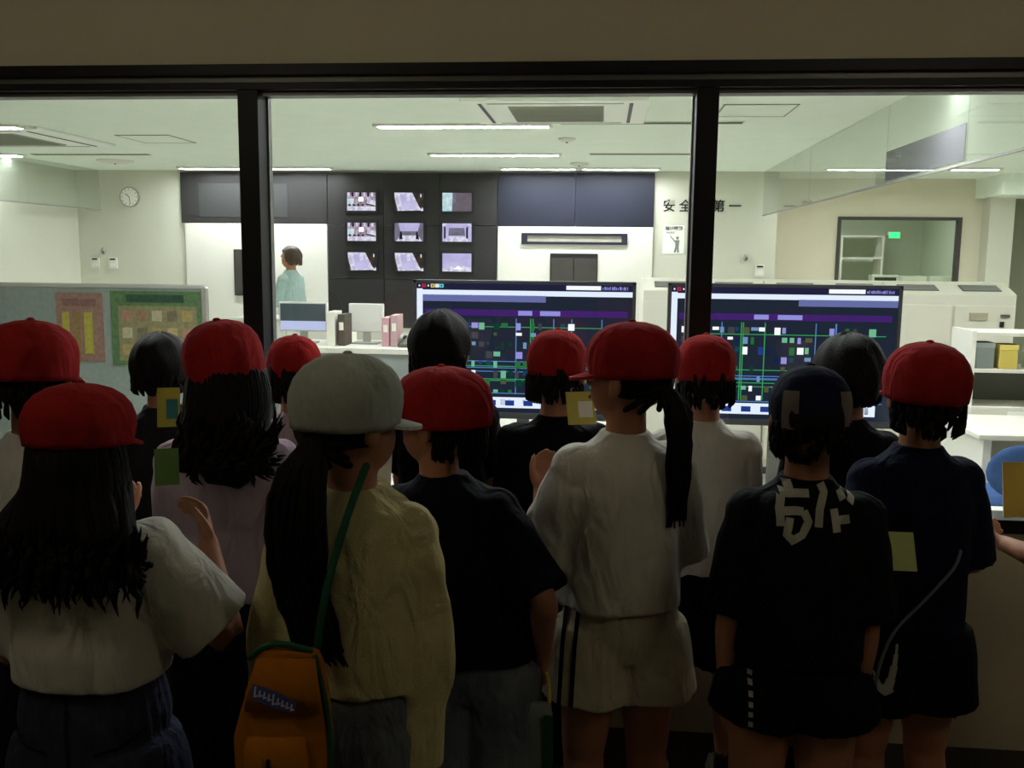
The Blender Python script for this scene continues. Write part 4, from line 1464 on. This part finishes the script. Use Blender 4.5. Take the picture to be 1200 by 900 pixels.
# operator at the back
MINT = cloth('mint work uniform', (168, 190, 184), (156, 180, 174))
P['op'] = person('person', 'operator in mint green work uniform standing by the rear wall', -3.56, 10.55, 1.67, 70, (0, 0), ((.15, .25, -1), (-.2, 1, .3), (-.5, 0, .6), .6), HANG,
                 dict(m=MINT, hem=.50, sleeve=2.0), dict(m=MINT, hem=.04), None, dict(kind='short', m=hair_b, vol=1.03), seed=17, vox=.01, face=True, group='operators in the control room')

# ---- stripes on the cream shorts
r, J, hp = P['j']
sh = child(r, 'shorts')
H = 1.435
a16 = rad(16)
dirv = (sin(a16), cos(a16), 0)


def on_garment(root, target, yaw_deg, lines, width, m, name):
    """lines given in world-aligned (x, z) about the person's base, seen from behind along world +Y."""
    me = target.data
    R = Matrix.Rotation(rad(yaw_deg), 3, 'Z')
    vs_ = [R @ v.co for v in me.vertices]
    bv = BVHTree.FromPolygons(vs_, [p.vertices for p in me.polygons])
    Ri = R.inverted()
    mb = MB()
    for ln in lines:
        wd = width
        if isinstance(ln, tuple):
            ln, wd = ln
        Q = np.array(ln, float)
        seg = [Q[0]]
        for a, b in zip(Q[:-1], Q[1:]):
            k = max(1, int(np.linalg.norm(b - a) / .007))
            seg += [a + (b - a) * j / k for j in range(1, k + 1)]
        Q = np.array(seg)
        T = np.gradient(Q, axis=0)
        T /= np.linalg.norm(T, axis=1)[:, None] + 1e-9
        rows_ = []
        for p, t in zip(Q, T):
            nn = np.array([-t[1], t[0]])
            row = []
            for s in (-1, -.33, .33, 1):
                q = p + nn * s * wd / 2
                hit = bv.ray_cast(Vector((q[0], -.8, q[1])), Vector((0, 1, 0)))
                row.append(None if hit[0] is None else Ri @ (hit[0] + hit[1] * .0025 + Vector((0, -.001, 0))))
            if all(x is not None for x in row):
                rows_.append(row)
            else:
                if len(rows_) > 1:
                    mb.rings(rows_, close=False, cap=False)
                rows_ = []
        if len(rows_) > 1:
            mb.rings(rows_, close=False, cap=False)
    return mb.build(name, m, root, smooth=True)


on_garment(r, sh, 16, [[(-.122, .82), (-.134, .70), (-.140, .545)], [(-.094, .82), (-.106, .70), (-.112, .545)]], .010, BLKP, 'side_stripe')
# ---- print on the black tee
r, J, hp = P['l']
PRINT = cloth('white tee print', (176, 174, 160), (164, 162, 148), 20)


def cell(c, rw):
    return (-.092 + (c - 1.5) * .0178, 1.165 - (rw - 1.5) * .0165)


st = [[cell(4, 2.9), cell(4.2, 4)], [cell(1.8, 4.4), cell(4, 4.3), cell(6.3, 4.2)], [cell(3.2, 4.6), cell(2.9, 6), cell(3, 8)],
      [cell(2.8, 6.3), cell(4.5, 6.2), cell(5.6, 6.3)], [cell(5.6, 6.2), cell(6.1, 7.4), cell(5.4, 9), cell(4, 9.9)], [cell(4, 7), cell(3.7, 9), cell(4.5, 9.8)],
      [cell(6.6, 2.5), cell(8.5, 2.2), cell(10.8, 2.4)], [cell(7.4, 2.5), cell(8, 4), cell(7.4, 6), cell(7.2, 8)], [cell(9.9, 3.9), cell(10.2, 5)],
      [cell(11.9, 3), cell(12.1, 4), cell(11, 5.4)], [cell(9, 5.9), cell(9.3, 8.6)], [cell(9, 7.2), cell(10.8, 7.1)]]
on_garment(r, child(r, 'shirt'), 0, [(s, .016) for s in st], .016, PRINT, 'back_print')
tx = [[(-.108, .735 - k * .020), (-.108, .724 - k * .020)] for k in range(8)]
on_garment(r, child(r, 'shorts'), 0, [(s, .009) for s in tx], .009, PRINT, 'side_lettering')
# ---- check mark on the boy's shorts
r, J, hp = P['n']
sw = [([(-.052, .700), (-.054, .675)], .006), ([(-.054, .676), (-.058, .645)], .011), ([(-.058, .648), (-.064, .612)], .017), ([(-.064, .616), (-.070, .590)], .022),
      ([(-.060, .594), (-.075, .584), (-.088, .598)], .020), ([(-.086, .592), (-.098, .618)], .012), ([(-.096, .614), (-.104, .634)], .006)]
on_garment(r, child(r, 'shorts'), 10, sw, .012, PRINT, 'check_mark')
# denim details on the shorts of the long-haired girl
r, J, hp = P['b']
STI = cloth('dark stitching', (26, 28, 40))
on_garment(r, child(r, 'shorts'), 0, [[(-.125, .72), (-.10, .695), (-.04, .69)], [(.05, .69), (.09, .70), (.125, .725)], [(0, .80), (0, .60)]], .006, STI, 'pocket_seam')


# ================================================================== HELD AND WORN THINGS
def booklet(x, y, z, rz, rx, wd, hg, c, label, c2=None):
    t = empty('booklet', (x, y, z))
    t.rotation_euler = (rad(rx), 0, rad(rz))
    MB().box(-wd / 2, wd / 2, -.004, -.002, 0, hg).build('cover', mat('cover %s' % label[:14], c, .6), t)
    MB().box(-wd / 2 + .002, wd / 2 - .002, -.002, .003, .002, hg - .002).build('pages', paper, t)
    if c2:
        MB().box(-wd * .1, wd * .4, -.0046, -.004, hg * .2, hg * .7).build('printed_block', mat('block %s' % label[:14], c2, .6), t)
    tag(t, label, 'booklet', 'booklets held by the children')


booklet(-1.085, 2.25, 1.16, 20, -15, .055, .10, (172, 166, 60), 'yellow and teal booklet before the lavender girl', (44, 118, 120))
booklet(-0.925, 1.90, 1.10, 25, -20, .05, .08, (86, 120, 50), 'green booklet by the raised arm of the long-haired girl')
booklet(-0.105, 2.96, 1.00, 8, -12, .07, .22, (166, 158, 40), 'tall yellow booklet held by the black-topped child', (150, 142, 40))
booklet(-0.045, 2.50, 1.15, 20, -20, .08, .09, (196, 184, 90), 'pale yellow booklet in front of the profile girl', (230, 226, 214))
booklet(0.655, 2.02, .935, 0, -30, .065, .085, (178, 184, 112), 'small pale green booklet between black tee and navy tee')
booklet(1.165, 2.60, .91, 10, -10, .14, .15, (176, 140, 40), 'yellow folder at the right frame edge')
booklet(-0.80, 1.71, .86, -10, 0, .05, .09, (150, 132, 40), 'small yellow booklet below the wide white sleeve', (30, 60, 70))

booklet(-0.485, 1.90, 1.11, 6, -25, .10, .08, (222, 220, 214), 'white folded sheet between cardigan shoulder and black tee')

# orange bag on the back of the girl in the cardigan
ORG = cloth('orange nylon', (176, 108, 20), (160, 94, 16), 8, .3, 200)
GRN = cloth('green webbing', (38, 86, 56), (32, 76, 48))
t = empty('shoulder_bag', (-.535, 1.50, .625), rad(4))
tag(t, 'orange yellow shoulder bag with green straps on the hip of the cardigan girl', 'bag')
m = MB()
m.zrings([(z, hw_, hd, cx, 0) for z, hw_, hd, cx in ((0.0, .078, .026, 0), (.03, .088, .034, 0), (.14, .087, .038, 0), (.22, .076, .034, .006), (.28, .062, .024, .012), (.305, .05, .014, .014))], 28, 3.2)
bag = union('bag_body', m, .006, ORG, t, folds(.004, 5, 30), 3)
fl = MB()
fl.zrings([(.20, .066, .006, .008, -.036), (.235, .064, .010, .008, -.036), (.29, .05, .010, .012, -.022)], 20, 3)
fl.build('flap', ORG, t, smooth=True)
pk = MB().zrings([(.02, .055, .010, -.005, -.040), (.06, .060, .014, -.005, -.042), (.13, .056, .010, -.005, -.041), (.155, .05, .004, -.005, -.037)], 20, 3.4)
pk = pk.build('pocket', ORG, t, smooth=True)
MB().box(-.016, -.010, -.062, -.055, .10, .125).build('zip_pull', near_black, pk)
MB().tube([(.083, -.02, .02), (.086, -.022, .14), (.076, -.02, .22), (.06, -.014, .29)], [.005] * 4, 6).build('piping', GRN, t, smooth=True)
MB().tube([(-.055, -.008, .285), (-.01, -.012, .312), (.05, -.008, .300)], [.006] * 3, 6).build('piping', GRN, t, smooth=True)
MB().tube([(.058, .0, .29), (.075, .012, .40), (.105, .05, .52), (.13, .105, .60)], [(.007, .003)] * 4, 6).build('strap', GRN, t, smooth=True)
lg = empty('logo', (0, 0, 0))
lg.parent = t
lg.location = (-.004, -.049, .232)
lg.rotation_euler = (rad(78), rad(0), 0)
BLU = mat('logo blue', (58, 66, 122), .6)
WHT = mat('logo white', (196, 194, 200), .6)
# illegible slanted wordmark: pale script-like strokes on a blue ground
m = MB()
m.prism([(-.040, .006), (-.034, .022), (-.012, .016), (.014, .006), (.040, -.008), (.036, -.024), (.012, -.020), (-.016, -.010), (-.036, -.002)], 2, 0, .0015)
m.build('logo_ground', BLU, lg)
m = MB()
for k in range(9):
    x = -.033 + k * .0078
    zc = .010 - (k * .0031)
    hgt = .018 if k in (0, 4) else .011
    m.prism([(x, zc - hgt / 2), (x + .0026, zc - hgt / 2), (x + .0042, zc + hgt / 2), (x + .0016, zc + hgt / 2)], 2, .0016, .0026)
    m.prism([(x + .001, zc - hgt / 2), (x + .0068, zc - hgt / 2 + .001), (x + .0068, zc - hgt / 2 + .0035), (x + .001, zc - hgt / 2 + .0025)], 2, .0016, .0026)
m.build('logo_letters', WHT, lg)

# translucent bag with yellow handle hanging from the hand of the child in jeans
r, J, hp = P['g']
hc = r.matrix_basis @ (J[1][2] + J[1][4] * .062)
t = empty('vinyl_bag', (hc.x - .004, hc.y - .085, hc.z - .285))
tag(t, 'slim translucent vinyl bag with yellow handle hanging beside the jeans', 'bag')
VIN = mat('vinyl grey', (120, 128, 118), .35, (108, 116, 106), 12)
MB().zrings([(.0, .020, .012, 0, 0), (.03, .032, .020, 0, 0), (.13, .034, .020, 0, 0), (.22, .032, .014, 0, 0), (.25, .028, .006, 0, 0)], 24, 3).build('bag_body', VIN, t, smooth=True)
MB().box(.012, .034, -.0225, -.020, .04, .23).build('green_band', GRN, t)
MB().tube([(-.034, -.024, .05), (.034, -.024, .095)], [.004, .004], 6).build('bottom_bar', near_black, t, smooth=True)
MB().tube([(-.024, 0, .245), (-.022, .02, .28), (-.01, .05, .30), (.012, .05, .30), (.022, .02, .28), (.024, 0, .245)], [.0045] * 6, 8).build('handle', mat('yellow cord', (196, 176, 40), .5), t, smooth=True)

# neck cord of the boy in navy
CORD = mat('grey blue cord', (112, 120, 134), .8)
t = empty('neck_cord', (.795, 2.30, 0))
tag(t, 'pale grey cord slung across the back of the navy tee', 'cord')
MB().tube([(.035, -.135, .94), (.02, -.142, .90), (-.04, -.142, .82), (-.10, -.142, .745), (-.128, -.14, .66), (-.140, -.14, .56), (-.142, -.14, .525)], [.0042] * 7, 6).build('cord_line', CORD, t, smooth=True)
MB().tube([(-.142, -.14, .525), (-.150, -.14, .505)], [.008, .004], 8).build('tassel', mat('cord end', (176, 176, 170), .8), t, smooth=True)
